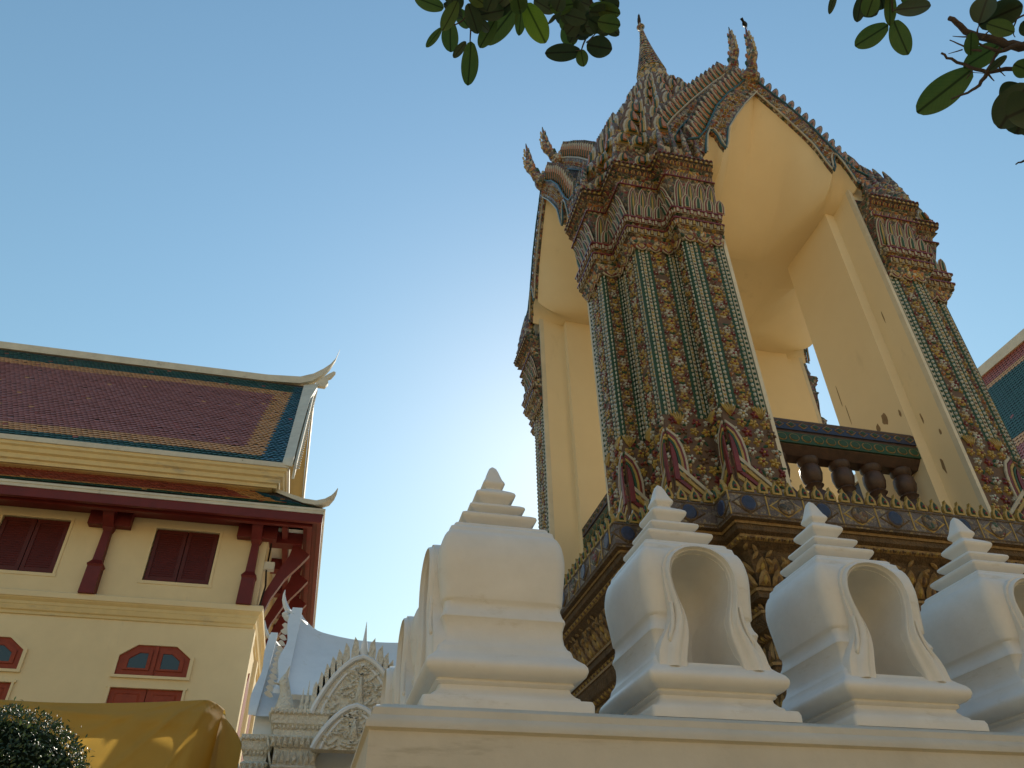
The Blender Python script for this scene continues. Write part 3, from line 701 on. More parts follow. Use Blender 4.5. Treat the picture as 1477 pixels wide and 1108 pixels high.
# four corner stacks standing on the column cornices, between the gabled arms
LO = -2.25
def corner_poly(h): m = h*.94; q = max(h*.76, 2.5); return [(-q, -h), (LO, -h), (LO, LO), (-h, LO), (-h, -q), (-m, -q), (-m, -m), (-q, -m)]
def rotk(poly, k): c, s_ = [(1, 0), (0, 1), (-1, 0), (0, -1)][k]; return [(x*c-y*s_, x*s_+y*c) for x, y in poly]
LOW = [(4.35, 15.69), (4.38, 15.85), (4.15, 15.95), (4.1, 16.6), (4.2, 16.72), (4.2, 16.9), (4.0, 17.0), (3.9, 17.5), (3.95, 17.6), (3.7, 17.75), (3.5, 18.5), (3.6, 18.62), (3.3, 18.8), (3.1, 19.6), (3.2, 19.7), (3.0, 19.85), (2.9, 20.3)]
for k in range(4):
    mb.rings([[(x, y, z) for x, y in rotk(corner_poly(h), k)] for h, z in LOW], 'mosaic')
TP = [('C', 4.36, 15.8, .36, .5), ('C', 4.2, 16.75, .45, .62), ('C', 3.95, 17.6, .55, .95), ('C', 3.6, 18.6, .55, .95), ('C', 3.2, 19.65, .5, .9)]+[('F', h, z, w, hh) for h, z, w, hh in ((3.05, 19.95, .62, 1.0), (2.7, 21.05, .58, 1.0), (2.2, 22.1, .55, 1.0), (1.8, 23.2, .5, .95), (1.45, 24.25, .42, .9), (1.05, 25.2, .36, .85), (.8, 25.9, .28, .6))]
for kind, h, z, w, hh in TP:
    polys = [outline(h-.06, h*.62-.06, h*.84-.06)] if kind == 'F' else [rotk(corner_poly(h-.05), k) for k in range(4)]
    for po in polys:
        for ei, (p, q, dr, nn, L) in enumerate(edges(po)):
            if kind == 'C' and ei in (1, 2): continue
            n = max(1, round(L/w))
            for k in range(n):
                O = p+dr*((k+.5)*L/n)+UP*(z-.05); ww = min(w, L)*.95
                for j, (mt, f) in enumerate((('c_brn', 1), ('c_cream', .78), ('c_yel', .6), ('c_grn', .4), ('c_ora', .2))):
                    mb.relief(sc(petal, ww*f, hh*(.35+.65*f)), O+nn*.035*j, dr, (UP-nn*.12).normalized(), nn, .04, mt, .9)
                mb.prism(sc(petal, ww, hh), O-nn*.06, dr, (UP-nn*.12).normalized(), nn*.06, 'mosaic_dark')
mb.build('stepped_tiers', tower)
mb = MB(KX)
prof = [(.72, 25.4), (.74, 25.9), (.66, 26.1), (.58, 26.25), (.56, 26.5), (.60, 26.62), (.50, 26.7), (.47, 27.2), (.53, 27.3), (.45, 27.36)]
z = 27.36; r = .45
while z < 30.7:
    f = (z-27.36)/3.34; r = .40*(1-f)**1.35+.062
    prof += [(r*.92, z), (r*1.2, z+.04), (r*1.18, z+.10), (r*.88, z+.16)]; z += .185
prof += [(.09, 30.75), (.16, 30.85), (.12, 30.95), (.04, 31.1), (.015, 31.25)]
mb.lathe(prof, 'mosaic_light', 18)
for zz, rr, w in ((26.0, .66, 9), (26.65, .58, 8), (27.3, .48, 8), (27.9, .33, 8), (28.4, .27, 7)):
    for k in range(w*2):
        a = PI*k/w; nn = Vector((math.cos(a), math.sin(a), 0))
        mb.relief(sc(petal, 2*PI*rr/(w*2)*.9, .38), nn*rr+UP*zz, (-nn.y, nn.x, 0), (UP-nn*.12).normalized(), nn, .05, ('c_cream', 'c_yel')[k % 2], .6)
mb.build('spire', tower, 40)

# --- balustrades in the four openings (rail > balusters)
bal = bpy.data.objects.new('balustrade', None); COL.objects.link(bal); bal.parent = tower
mb = MB(KX)
vr = -3.42
rp = [(.0, 9.70), (-.06, 9.62), (-.02, 9.42), (-.05, 9.38), (.0, 9.12), (.06, 9.06), (.14, 8.98), (.40, 8.98), (.46, 9.2), (.46, 9.7)]
mb.rings([[(u, vr+y, z) for y, z in rp] for u in (-XIN, XIN)], 'brown_stone')
n = 13
for k in range(n):
    u = -XIN+(k+.5)*2*XIN/n
    mb.relief(sc(dia, .22, .15), (u, vr-.053, 9.535), (1, 0, 0), (0, 0, 1), (0, -1, 0), .012, 'gilt', .9)
    mb.relief(sc(dia, .17, .115), (u, vr-.063, 9.535), (1, 0, 0), (0, 0, 1), (0, -1, 0), .008, 'c_blue', .9)
    mb.relief(sc(ell, .09, .07), (u, vr-.072, 9.535), (1, 0, 0), (0, 0, 1), (0, -1, 0), .008, 'c_grn', .7)
    mb.relief(sc(ell, .22, .17), (u, vr-.047, 9.255), (1, 0, 0), (0, 0, 1), (0, -1, 0), .012, 'gilt', .9)
    mb.relief(sc(ell, .18, .14), (u, vr-.060, 9.255), (1, 0, 0), (0, 0, 1), (0, -1, 0), .008, 'c_grn', .8)
mb.box(-XIN, XIN, vr-.052, vr+.01, 9.43, 9.64, 'c_blue'); mb.box(-XIN, XIN, vr-.046, vr+.01, 9.14, 9.37, 'c_grn')
mb.box(-XIN, XIN, vr+.4, vr+.44, 7.0, 7.35, 'brown_stone')
mb.build('rail', bal)
b0 = None
for k in range(5):
    m_ = MB(lambda x, y, z: (x*K, y*K, z*K))
    if b0 is None:
        prof = [(.17, 7.2), (.17, 7.35), (.12, 7.42), (.10, 7.55), (.13, 7.65), (.2, 7.85), (.25, 8.0), (.25, 8.12), (.19, 8.25), (.11, 8.33), (.13, 8.38), (.17, 8.42), (.13, 8.47), (.17, 8.52), (.20, 8.65), (.19, 8.78), (.14, 8.84), (.19, 8.9), (.19, 8.98)]
        # measured from the photograph: bulb low, ringed neck above
        m_.lathe([(r, z-7.2) for r, z in prof], 'brown_stone', 18)
        o = b0 = m_.build('baluster', bal, 40)
    else: o = b0.copy(); COL.objects.link(o); o.parent = bal
    o.location = ((-1.32+k*.66)*K, (vr+.24)*K, (7.2-1.6)*K+1.6)
for k in (1, 2, 3): dup(bal, tower, k*PI/2)

# ================================================================== BOUNDARY WALL AND WHITE NICHE STUPAS
wall = MB(KX)
for (x0, x1, y0, y1) in ((.232, 14, 3.9, 4.95), (.232, 1.6, 4.95, 16)):
    pass
def wall_profile(d, z, L0=(.232, 3.9)):
    return d, z
P_ = [(.232, 3.9), (14, 3.9), (14, 5.0), (1.65, 5.0), (1.65, 15.5), (.232, 15.5)]
prof = [(-.02, -.6), (-.02, 2.49), (-.012, 2.497), (0, 2.503), (0, 2.525), (-.015, 2.55), (-.03, 2.565), (-.035, 2.60), (-.10, 2.632), (-.14, 2.636)]
wall.rings([[(x, y, z) for x, y in offset(P_, d)] for d, z in prof], 'wall_white')
tag(wall.build('boundary_wall', None, 35), 'low whitewashed wall with a moulded ledge carrying the row of white niches', 'wall')

SP = [(.445, 0), (.447, .04), (.44, .06), (.42, .066), (.395, .07), (.39, .085), (.37, .10), (.352, .125), (.35, .14), (.362, .146), (.37, .155), (.365, .168), (.372, .172), (.40, .178), (.422, .195), (.433, .22), (.432, .24), (.42, .262), (.395, .285), (.372, .31), (.366, .335), (.362, .345), (.35, .36), (.338, .39), (.333, .43), (.334, .47), (.344, .505), (.348, .512), (.346, .525), (.336, .545), (.330, .58), (.332, .605), (.341, .615), (.344, .628), (.349, .66), (.358, .72), (.366, .78), (.371, .84), (.371, .89), (.366, .93), (.357, .975), (.345, 1.01), (.332, 1.035), (.322, 1.045), (.318, 1.052), (.315, 1.068), (.308, 1.082), (.292, 1.095), (.286, 1.10), (.284, 1.112), (.276, 1.122), (.215, 1.130), (.180, 1.134), (.175, 1.142), (.19, 1.155), (.215, 1.18), (.228, 1.196), (.234, 1.21), (.231, 1.224), (.215, 1.236), (.16, 1.246), (.128, 1.252), (.124, 1.26), (.135, 1.27), (.160, 1.288), (.171, 1.298), (.177, 1.31), (.174, 1.322), (.158, 1.334), (.11, 1.348), (.086, 1.356), (.083, 1.365), (.092, 1.380), (.114, 1.404), (.124, 1.418), (.129, 1.432), (.125, 1.446), (.108, 1.462), (.08, 1.482), (.058, 1.498), (.052, 1.508), (.056, 1.518), (.067, 1.530), (.072, 1.543), (.069, 1.556), (.057, 1.58), (.046, 1.615), (.036, 1.65), (.024, 1.68), (.006, 1.70)]
def sq_ring(h, r, z):
    r = min(r, h*.45); o = []
    for k in range(4):
        cx, cy = [(1, 1), (-1, 1), (-1, -1), (1, -1)][k]
        for j in range(4):
            a = PI/2*k+PI/2*j/3
            o.append((cx*(h-r)+r*math.cos(a), cy*(h-r)+r*math.sin(a), z))
        # mid-edge points keep the faces tidy
        nx = [(-1, 1), (-1, -1), (1, -1), (1, 1)][k]
        for t in (.25, .5, .75):
            p = o[-1]; 
            a0 = (cx*(h-r)+r*math.cos(PI/2*(k+1)), cy*(h-r)+r*math.sin(PI/2*(k+1)))
            a1 = (nx[0]*(h-r)+r*math.cos(PI/2*(k+1)), nx[1]*(h-r)+r*math.sin(PI/2*(k+1)))
            o.append((a0[0]+(a1[0]-a0[0])*t, a0[1]+(a1[1]-a0[1])*t, z))
    return o
KS = lambda x, y, z: (x*K, y*K, z*K)
OPN = [(.176, .285), (.172, .32), (.158, .38), (.140, .45), (.130, .52), (.138, .60), (.166, .68), (.187, .76), (.194, .83), (.184, .90), (.150, .955), (.10, .992), (.05, 1.008), (0, 1.012)]
PAN = [(.355, .285), (.335, .40), (.30, .46), (.268, .51), (.243, .56), (.232, .61), (.240, .70), (.25, .80), (.246, .88), (.225, .95), (.17, 1.01), (.09, 1.045), (0, 1.055)]
def sym(pl): return [(-x, z) for x, z in pl]+[(x, z) for x, z in reversed(pl[:-1])]
def make_stupa():
    root = empty('niche_stupa', (0, 0, 0), 'x', 'stupa')
    b_ = MB(KS); b_.rings([sq_ring(h, (.022 if z < .36 else .03+.055*max(0, math.sin(PI*min(1, max(0, (z-.55)/.5)))) if z < 1.07 else .014), z) for h, z in SP], 'stupa')
    body = b_.build('body', root, 38)
    # niche recess cut out of the solid body
    c_ = MB(KS); so_ = sym(OPN); c_.rings([[(x*f, y, max(.318, .32+(z-.32)*g_-.001)) for x, z in so_] for f, g_, y in ((.985, .995, -.6), (.985, .995, -.39), (.98, .99, -.30), (.95, .97, -.20), (.88, .93, -.10), (.75, .86, -.03), (.50, .72, .01), (.1, .4, .02))], 'stupa')
    cut = c_.build('cutter')
    mod = body.modifiers.new('niche', 'BOOLEAN'); mod.object = cut; mod.operation = 'DIFFERENCE'; mod.solver = 'EXACT'
    dg = bpy.context.evaluated_depsgraph_get(); me = bpy.data.meshes.new_from_object(body.evaluated_get(dg))
    body.modifiers.clear(); body.data = me
    me.polygons.foreach_set('use_smooth', [True]*len(me.polygons)); me.set_sharp_from_angle(angle=R(38))
    bpy.data.objects.remove(cut)
    # horseshoe surround: flat panel with a rolled rib and two curls
    f_ = MB(KS); n = 40
    def samp(pl, t):
        ls = [math.dist(a, b) for a, b in zip(pl, pl[1:])]; s_ = t*sum(ls)
        for (a, b), l in zip(zip(pl, pl[1:]), ls):
            if s_ <= l+1e-9: return (a[0]+(b[0]-a[0])*s_/l, a[1]+(b[1]-a[1])*s_/l)
            s_ -= l
        return pl[-1]
    po, pi_ = sym(PAN), sym(OPN); rs = []
    for k in range(n+1):
        o, i = samp(po, k/n), samp(pi_, k/n)
        lerp = lambda t: (o[0]+(i[0]-o[0])*t, o[1]+(i[1]-o[1])*t)
        prof = [(0, -.30), (0, -.372), (.04, -.386), (.28, -.386), (.34, -.396), (.44, -.410), (.58, -.414), (.68, -.406), (.74, -.392), (.80, -.388), (.90, -.394), (.97, -.391), (1, -.382), (1.0, -.28)]
        if n_ := 0: pass
        rs.append([(*lerp(t), d) for t, d in prof])
    rs = [[(x, d, z) for x, z, d in r] for r in rs]
    f_.rings(rs, 'stupa')
    for sg in (-1, 1):
        pts = [(sg*.222, -.390, .66), (sg*.226, -.392, .58), (sg*.240, -.394, .51), (sg*.262, -.392, .455)]+[(sg*(.262-.030*(1-a/7.5)*(1-math.cos(a))*1.0+.012*math.sin(a)), -.388, .455-.034*(1-a/9)*math.sin(a)) for a in [k*.55 for k in range(1, 11)]]
        f_.tube(pts, [.011, .012, .013, .013]+[.013-.0006*i for i in range(len(pts)-4)], 'stupa', 7)
    f_.build('niche_frame', root, 50)
    return root
stupa0 = make_stupa()

places = [(.967, 4.46, -PI/2, 'big white niche stupa on the wall corner showing a plain front face'),
          (2.19, 4.46, 0, 'white niche stupa with open horseshoe niche, just right of the wall corner one'),
          (3.41, 4.46, 0, 'white niche stupa with open horseshoe niche and a dark speck on its left shoulder'),
          (4.68, 4.46, 0, 'white niche stupa cut by the right edge of the photo'),
          (.967, 5.70, -PI/2, 'white niche stupa directly behind the corner one, edge of its curved side showing'),
          (.967, 6.94, -PI/2, 'white niche stupa second behind the corner one, a thin curved sliver in view'),
          (.967, 8.18, -PI/2, 'farthest white niche stupa of the receding row, small sliver by the carved white gable')]
for i, (x, y, rz, lab) in enumerate(places):
    o = stupa0 if i == 0 else dup(stupa0)
    o.location = (x*K, y*K, (2.634-1.6)*K+1.6); o.rotation_euler = (0, 0, rz); o['label'] = lab; o['group'] = 'white niche stupas standing on the boundary wall'
    if i == 0: o.scale = (1, 1.035, 1)
    if i == 2:      # dark mould speck on the shoulder
        s_ = MB(KS); s_.relief(rot2(sc(ell, .014, .03), .2), (-.352, -.12, .975), (0, -1, 0), (.28, 0, 1), (-1, 0, .2), .003, 'gap', .8); s_.build('dark_speck', o)

# ================================================================== LEFT BUILDING (two storeys, tiled roofs)
KB = 1.2
def BX(x, y, z): return (x*KB, y*KB, (z-1.6)*KB+1.6)
house = empty('monastery_hall', (0, 0, 0), 'cream two storey hall with dark red shutters and plum, orange and green tiled roof', 'hall')
XL, XR, YF, YB = -13.0, -1.40, 15.0, 22.6
def wall_with_openings(mb, x0, x1, z0, z1, y, th, ops, mat):
    """front wall with rectangular openings (xa, xb, za, zb)"""
    xs = sorted({x0, x1, *[o[0] for o in ops], *[o[1] for o in ops]}); zs = sorted({z0, z1, *[o[2] for o in ops], *[o[3] for o in ops]})
    for xa, xb in zip(xs, xs[1:]):
        run = None
        for za, zb in zip(zs, zs[1:]):
            cx, cz = (xa+xb)/2, (za+zb)/2
            hole = any(o[0] < cx < o[1] and o[2] < cz < o[3] for o in ops)
            if not hole: mb.add([(xa, y, za), (xb, y, za), (xb, y, zb), (xa, y, zb)], [(0, 1, 2, 3)], mat)
    for xa, xb, za, zb in ops:
        mb.add([(xa, y, za), (xa, y+th, za), (xa, y+th, zb), (xa, y, zb)], [(0, 1, 2, 3)], mat)
        mb.add([(xb, y, za), (xb, y+th, za), (xb, y+th, zb), (xb, y, zb)], [(0, 1, 2, 3)], mat)
        mb.add([(xa, y, za), (xb, y, za), (xb, y+th, za), (xa, y+th, za)], [(0, 1, 2, 3)], mat)
        mb.add([(xa, y, zb), (xb, y, zb), (xb, y+th, zb), (xa, y+th, zb)], [(0, 1, 2, 3)], mat)
WX = [-2.945, -5.70, -8.45, -11.2]
ups = [(x-.60, x+.60, 7.49, 8.58) for x in WX]; lows = [(x-.60, x+.60, 4.0, 5.53) for x in WX]
mb = MB(BX)
wall_with_openings(mb, XL, XR, -.3, 6.75, YF, .15, lows, 'house'); wall_with_openings(mb, XL, XR, 6.75, 9.0, YF, .12, ups, 'house')
mb.box(XL, XR-.004, YF+.16, YB, -.3, 8.998, 'gap')
mb.add([(XR, YF, -.3), (XR, YB, -.3), (XR, YB, 9), (XR, YF, 9)], [(0, 1, 2, 3)], 'house')
mb.build('wall', house, solid=False)
def band(mb, prof, x0, x1, y0, y1, mat):
    """moulding running round front, right side and back: prof = (projection, z)"""
    mb.rings([[(x0-d, y0-d, z), (x1+d, y0-d, z), (x1+d, y1+d, z), (x0-d, y1+d, z)] for d, z in prof], mat)
mb = MB(BX)
band(mb, [(.001, 6.70), (.03, 6.71), (.03, 6.76), (.06, 6.78), (.08, 6.86), (.09, 6.87), (.09, 6.92), (.13, 6.96), (.15, 7.0), (.15, 7.08), (.001, 7.10)], XL, XR, YF, YB, 'house_trim')
band(mb, [(.151, 6.985), (.158, 6.99), (.158, 7.085), (.14, 7.105)], XL, XR, YF, YB, 'house')
mb.build('string_course', house)
# upper shutters and lower leaves
def shutter(x, z0, z1, half, y):
    m_ = MB(BX)
    for sg in (-1, 1):
        a, b = (x-half, x-.008) if sg < 0 else (x+.008, x+half)
        m_.box(a, b, y, y+.03, z0, z1, 'shutter')
        fr = .07
        for (c, d, e, f) in ((a, b, z0, z0+fr), (a, b, z1-fr, z1), (a, a+fr, z0+fr, z1-fr), (b-fr, b, z0+fr, z1-fr)): m_.box(c, d, y-.02, y-.001, e, f, 'shutter')
        zz = z0+fr+.03
        while zz < z1-fr-.03:
            m_.rings([[(a+fr, y-.004, zz), (a+fr, y-.009, zz+.005), (a+fr, y-.004, zz+.035)], [(b-fr, y-.004, zz), (b-fr, y-.009, zz+.005), (b-fr, y-.004, zz+.035)]], 'shutter'); zz += .045
    return m_.build('shutter', house)
for xa, xb, za, zb in ups:
    x = (xa+xb)/2; shutter(x, za+.02, zb-.02, .58, YF+.05)
    m_ = MB(BX)
    for (c, d, e, f) in ((xa-.05, xb+.05, zb, zb+.05), (xa-.07, xb+.07, za-.06, za), (xa-.05, xa, za, zb), (xb, xb+.05, za, zb)): m_.box(c, d, YF-.014, YF-.001, e, f, 'house')
    m_.build('window_frame', house)
def oct_poly(hw, z0, zs_, z1, cut): return [(-hw, z0), (hw, z0), (hw, zs_), (cut, z1), (-cut, z1), (-hw, zs_)]
for x in WX:
    fl = bpy.data.objects.new('fanlight', None); COL.objects.link(fl); fl.parent = house
    m_ = MB(BX); U_, V_ = (1, 0, 0), (0, 0, 1)
    # raised plaster surround
    o = oct_poly(.66, 5.70, 6.10, 6.33, .36); i = oct_poly(.60, 5.745, 6.075, 6.275, .33)
    n = 6; rs = []
    vs = [(x+a, YF-.045, b) for a, b in o]+[(x+a, YF-.045, b) for a, b in i]+[(x+a, YF+.03, b) for a, b in i]+[(x+a, YF-.001, b) for a, b in o]
    fs = []
    for k in range(n):
        j = (k+1) % n; fs += [(k, j, n+j, n+k), (n+k, n+j, 2*n+j, 2*n+k), (k, j, 3*n+j, 3*n+k)]
    m_.add(vs, fs, 'house'); m_.build('surround', fl)
    m_ = MB(BX); m_.prism([(a, b) for a, b in i], (x, YF-.006, 0), U_, V_, (0, .012, 0), 'frame')
    for sg in (-1, 1):
        p = [(sg*.06, 5.84), (sg*.06, 6.20), (sg*.30, 6.20), (sg*.50, 6.06), (sg*.50, 5.84)]
        ip = [(sg*.12, 5.87), (sg*.12, 6.14), (sg*.27, 6.14), (sg*.43, 6.03), (sg*.43, 5.87)]
        n = 5; vs = [(x+a, YF-.03, b) for a, b in p]+[(x+a, YF-.03, b) for a, b in ip]+[(x+a, YF-.008, b) for a, b in ip]+[(x+a, YF-.008, b) for a, b in p]
        m_.add(vs, [f for k in range(n) for f in ((k, (k+1) % n, n+(k+1) % n, n+k), (n+k, n+(k+1) % n, 2*n+(k+1) % n, 2*n+k), (k, (k+1) % n, 3*n+(k+1) % n, 3*n+k))], 'frame')
    m_.box(x-.03, x+.03, YF-.035, YF-.007, 5.75, 6.27, 'frame')
    m_.build('sash', fl)
    for sg in (-1, 1):
        m_ = MB(BX); m_.prism([(sg*.125, 5.875), (sg*.125, 6.135), (sg*.265, 6.135), (sg*.425, 6.02), (sg*.425, 5.875)], (x, YF-.014, 0), U_, V_, (0, .006, 0), 'glass'); m_.build('pane', fl)
    ld = bpy.data.objects.new('lower_window', None); COL.objects.link(ld); ld.parent = house
    m_ = MB(BX)
    for (c, d, e, f) in ((x-.66, x+.66, 5.53, 5.57), (x-.64, x-.6, 4.0, 5.53), (x+.6, x+.64, 4.0, 5.53)): m_.box(c, d, YF-.04, YF-.001, e, f, 'house')
    m_.build('surround', ld)
    for sg in (-1, 1):
        a, b = (x-.6, x-.006) if sg < 0 else (x+.006, x+.6); m_ = MB(BX)
        m_.box(a, b, YF+.02, YF+.06, 4.0, 5.528, 'frame')
        for e, f in ((5.18, 5.45), (4.55, 5.08), (4.08, 4.45)):
            m_.relief([(a+.09, e), (b-.09, e), (b-.09, f), (a+.09, f)], (0, YF+.02, 0), (1, 0, 0), (0, 0, 1), (0, -1, 0), .02, 'frame', .82)
        m_.build('casement', ld)
# red posts and beams carrying the skirt roof
def post(x, y=YF-.07):
    m_ = MB(BX)
    m_.rings([[(x+a*w, y+b*w, z) for a, b in ((-1, -1), (1, -1), (1, 1), (-1, 1))] for w, z in ((.135, 7.10), (.125, 7.62), (.145, 7.66), (.085, 7.76), (.07, 8.36), (.10, 8.42), (.11, 8.46))], 'red_wood')
    m_.rings([[(x-.10, y+.1, z0), (x+.10, y+.1, z0), (x+.10, y-d, z1), (x-.10, y-d, z1)] for d, z0, z1 in ((.1, 8.43, 8.43), (.3, 8.56, 8.58), (.42, 8.70, 8.75))], 'red_wood')
    m_.box(x-.38, x+.38, y-.12, y+.06, 8.47, 8.78, 'red_wood')
    return m_.build('post', house)
for x in (-1.62, -4.38, -7.15, -9.9): post(x)
mb = MB(BX)
EX = -.36      # eave corner
for (a, b, z0, z1) in ((0.02, .11, 8.62, 8.82), (.11, .20, 8.68, 8.80), (.20, .30, 8.60, 8.80), (.30, .38, 8.70, 8.80)):   # beams behind the fascia, running round the corner
    mb.box(XL, EX-a, 14.19+a, 14.19+b, z0, z1, 'red_wood')
    mb.box(EX-b, EX-a-.001, 14.19+b, 22.9, z0, z1+.001, 'red_wood')
mb.box(XL, EX-.38, 14.57, YF-.005, 8.80, 8.84, 'red_wood')
mb.box(XL, XR+.02, YF-.2, YF-.005, 8.76, 8.799, 'red_wood')
for y in (15.15, 16.5, 17.9, 19.3, 20.7, 22.1):
    mb.box(XR+.005, EX-.381, y, y+.28, 8.55, 8.79, 'red_wood')
mb.box(XR+.25, XR+.36, 14.57, 22.9, 8.62, 8.80, 'red_wood')
mb.box(XR, EX-.38, 14.57, 22.9, 8.86, 8.88, 'house')
mb.build('eave_beams', house)
for y in (15.25, 16.62, 18.0, 19.4, 20.8):      # arched brackets on the gable side
    m_ = MB(BX)
    m_.rings([[(XR+.0+a, y, z), (XR+.0+a+w, y, z-w*.7), (XR+a+w, y+.14, z-w*.7), (XR+a, y+.14, z)] for a, z, w in ((.0, 7.15, .12), (.08, 7.5, .14), (.26, 7.95, .17), (.44, 8.32, .24), (.50, 8.62, .34))], 'red_wood')
    m_.build('bracket', house)
mb = MB(BX)
mb.rings([[(EX-.02-a, 14.2+a, z) for a, z in ()] or [(XL, 14.19-d, z), (EX+d, 14.19-d, z), (EX+d, 23.0+d, z), (XL, 23.0+d, z)] for d, z in ((-.03, 8.80), (0, 8.80), (0, 8.86), (.015, 8.865), (.015, 8.91), (-.2, 8.925))], 'house_white')
mb.build('fascia', house)
# --- tiled slopes: real overlapping pointed tiles
def tiles(name, parent, O, U, V, nu, nv, tw, th, zone, clip=None, xf=None):
    """O = lower corner, U along the eave, V up the slope; zone(a,b) -> material"""
    mb_ = MB(xf); O, U, V = Vector(O), Vector(U).normalized(), Vector(V).normalized(); Nn = U.cross(V); Nn = Nn if Nn.z > 0 else -Nn
    for j in range(nv):
        for i in range(nu):
            a = (i+(.5 if j % 2 else 0))*tw; b = j*th
            if clip and not clip(a+tw/2, b+th/2): continue
            l = .011*(1+.5*random.random()); k = tw*.5*.97; tip = th*(1.15+.1*random.random())
            P = O+U*(a+tw/2)+V*(b+th)
            if random.random() < .012: P = P-V*th*.35+U*tw*.1
            P = P+V*(th*.07*math.sin(a*1.7+j))+Nn*(.012*math.sin(a*.9)+.004*random.random())
            pts = [P-U*k+Nn*.004, P+U*k+Nn*.004, P+U*k-V*th*.62+Nn*l, P-V*tip+Nn*(l+.010), P-U*k-V*th*.62+Nn*l]
            lo = [q-Nn*.012 for q in pts]
            mb_.add([tuple(q) for q in pts+lo], [(0, 1, 2, 3, 4), (2, 7, 8, 3), (3, 8, 9, 4), (1, 6, 7, 2), (4, 9, 5, 0)], zone(a, b) if random.random() > .02 else random.choice(('t_red', 't_ora', zone(a, b))))
    return mb_
# main roof: eave (y 14.25, z 9.86) -> ridge (y 18.5, z 14.9), slightly hollow profile built in two planes
RY0, RZ0, RY1, RZ1 = 14.22, 9.86, 18.5, 15.0
XE0, XE1 = -1.27, -1.50            # right edge at eave and ridge
sl = math.hypot(RY1-RY0, RZ1-RZ0); tw, th = .105, .118
Lr = XE0-XL; nu = int(Lr/tw); nv = int(sl/th)-1
def zone_main(a, b):
    dr_ = (Lr-a); e = b/sl
    db, dt = b, sl-b
    ed = dr_-(.0)
    if ed < .55: return 't_blue'
    if db < .34: return 't_grn'
    if dt < 1.0: return 't_grn'
    if ed < 1.02 or db < .80 or dt < 1.45: return 't_ora'
    return 't_pur'
V_ = (0, RY1-RY0, RZ1-RZ0)
m_ = tiles('tiles', house, (XL, RY0, RZ0), (1, 0, 0), V_, nu, nv, tw, th, zone_main, lambda a, b: a < Lr-.04-(b/sl)*(XE0-XE1), BX)
m_.build('roof_tiles', house, solid=False)
mb = MB(BX)
mb.add([(XL, RY0, RZ0-.01), (XE0, RY0, RZ0-.01), (XE1, RY1, RZ1-.01), (XL, RY1, RZ1-.01), (XL, 2*RY1-RY0, RZ0), (XE0, 2*RY1-RY0, RZ0)], [(0, 1, 2, 3), (3, 2, 5, 4)], 't_base')
mb.build('roof_deck', house, solid=False)
mb = MB(BX)      # white ridge and gable verge with upswept end, one plastered band
def strip(mb, pts, w, h, side, mat):
    rs = []
    for (x, y, z, s_) in pts: rs.append([(x-side[0]*w*s_, y-side[1]*w*s_, z), (x+side[0]*w*s_, y+side[1]*w*s_, z), (x+side[0]*w*s_, y+side[1]*w*s_, z+h*s_), (x-side[0]*w*s_, y-side[1]*w*s_, z+h*s_)])
    mb.rings(rs, mat)
strip(mb, [(XL, RY1, RZ1-.06, 1), (-6, RY1, RZ1-.06, 1), (-2.6, RY1, RZ1-.05, 1), (-1.7, RY1, RZ1+.0, 1.1), (-1.35, RY1, RZ1+.14, 1.2), (-1.1, RY1, RZ1+.42, 1.0), (-.92, RY1, RZ1+.72, .7), (-.80, RY1, RZ1+1.05, .38), (-.72, RY1, RZ1+1.5, .12)], .10, .22, (0, 1), 'house_white')
mb.prism([(-1.28, RZ1+.02), (-.98, RZ1+.02), (-.90, RZ1+.16), (-.93, RZ1+.33), (-.84, RZ1+.40), (-.74, RZ1+.60), (-.80, RZ1+.62), (-.98, RZ1+.46), (-1.2, RZ1+.2)], (0, RY1-.06, 0), (1, 0, 0), (0, 0, 1), (0, .12, 0), 'house_white')
mb.build('ridge', house, 50)
mb = MB(BX)
vp_ = [(0, 0), (.04, .02), (.25, .2), (.5, .45), (.75, .72), (.93, .92), (1.0, 1.03)]
rs = []; rs2 = []
for t, q in vp_:
    y = RY0+(RY1-RY0)*t-(.05 if t == 0 else 0); z = RZ0+(RZ1-RZ0)*t+.02; x0 = XE0-.03+(XE1-XE0)*t; w = .17+.10*t*t+.08*(1 if t > .9 else 0)
    rs.append([(x0-.04, y, z-.05), (x0+w, y-.06, z-.12), (x0+w, y-.03, z+.10), (x0-.04, y+.03, z+.07)])
mb.rings(rs, 'house_white')
for sgn in (1, -1):
    rs = []
    for t in [k/12 for k in range(13)]:
        y = RY0+(RY1-RY0)*t; z = RZ0+(RZ1-RZ0)*t; y = y if sgn > 0 else 2*RY1-y; wv = .035*math.sin(t*PI*9)
        x0 = XE0+.16+(XE1-XE0)*t+.06*t
        rs.append([(x0, y, z-.32+wv), (x0+.05, y, z-.32+wv), (x0+.05, y, z+.06), (x0, y, z+.06)])
    mb.rings(rs, 'house_white')
mb.build('bargeboard', house, 50)
mb = MB(BX)      # carved outer strip that catches the sun: line of small curls
for k in range(44):
    t = (k+.5)/44; y = RY0+(RY1-RY0)*t; z = RZ0+(RZ1-RZ0)*t; x0 = XE0+.215+(XE1-XE0)*t+.06*t
    mb.relief(rot2(sc(drop, .09, .15), -.9), (x0, y, z-.1), (0, 1, 0), (0, 0, 1), (1, 0, 0), .06, 'house_white', .4)
mb.build('bargeboard_curls', house)
mb = MB(BX)      # gable wall and yellow soffit panels under the verge
mb.prism([(14.6, 9.0), (22.4, 9.0), (22.4, 9.8), (18.5, 14.6), (14.6, 9.8)], (XR-.28, 0, 0), (0, 1, 0), (0, 0, 1), (.02, 0, 0), 'house_trim')
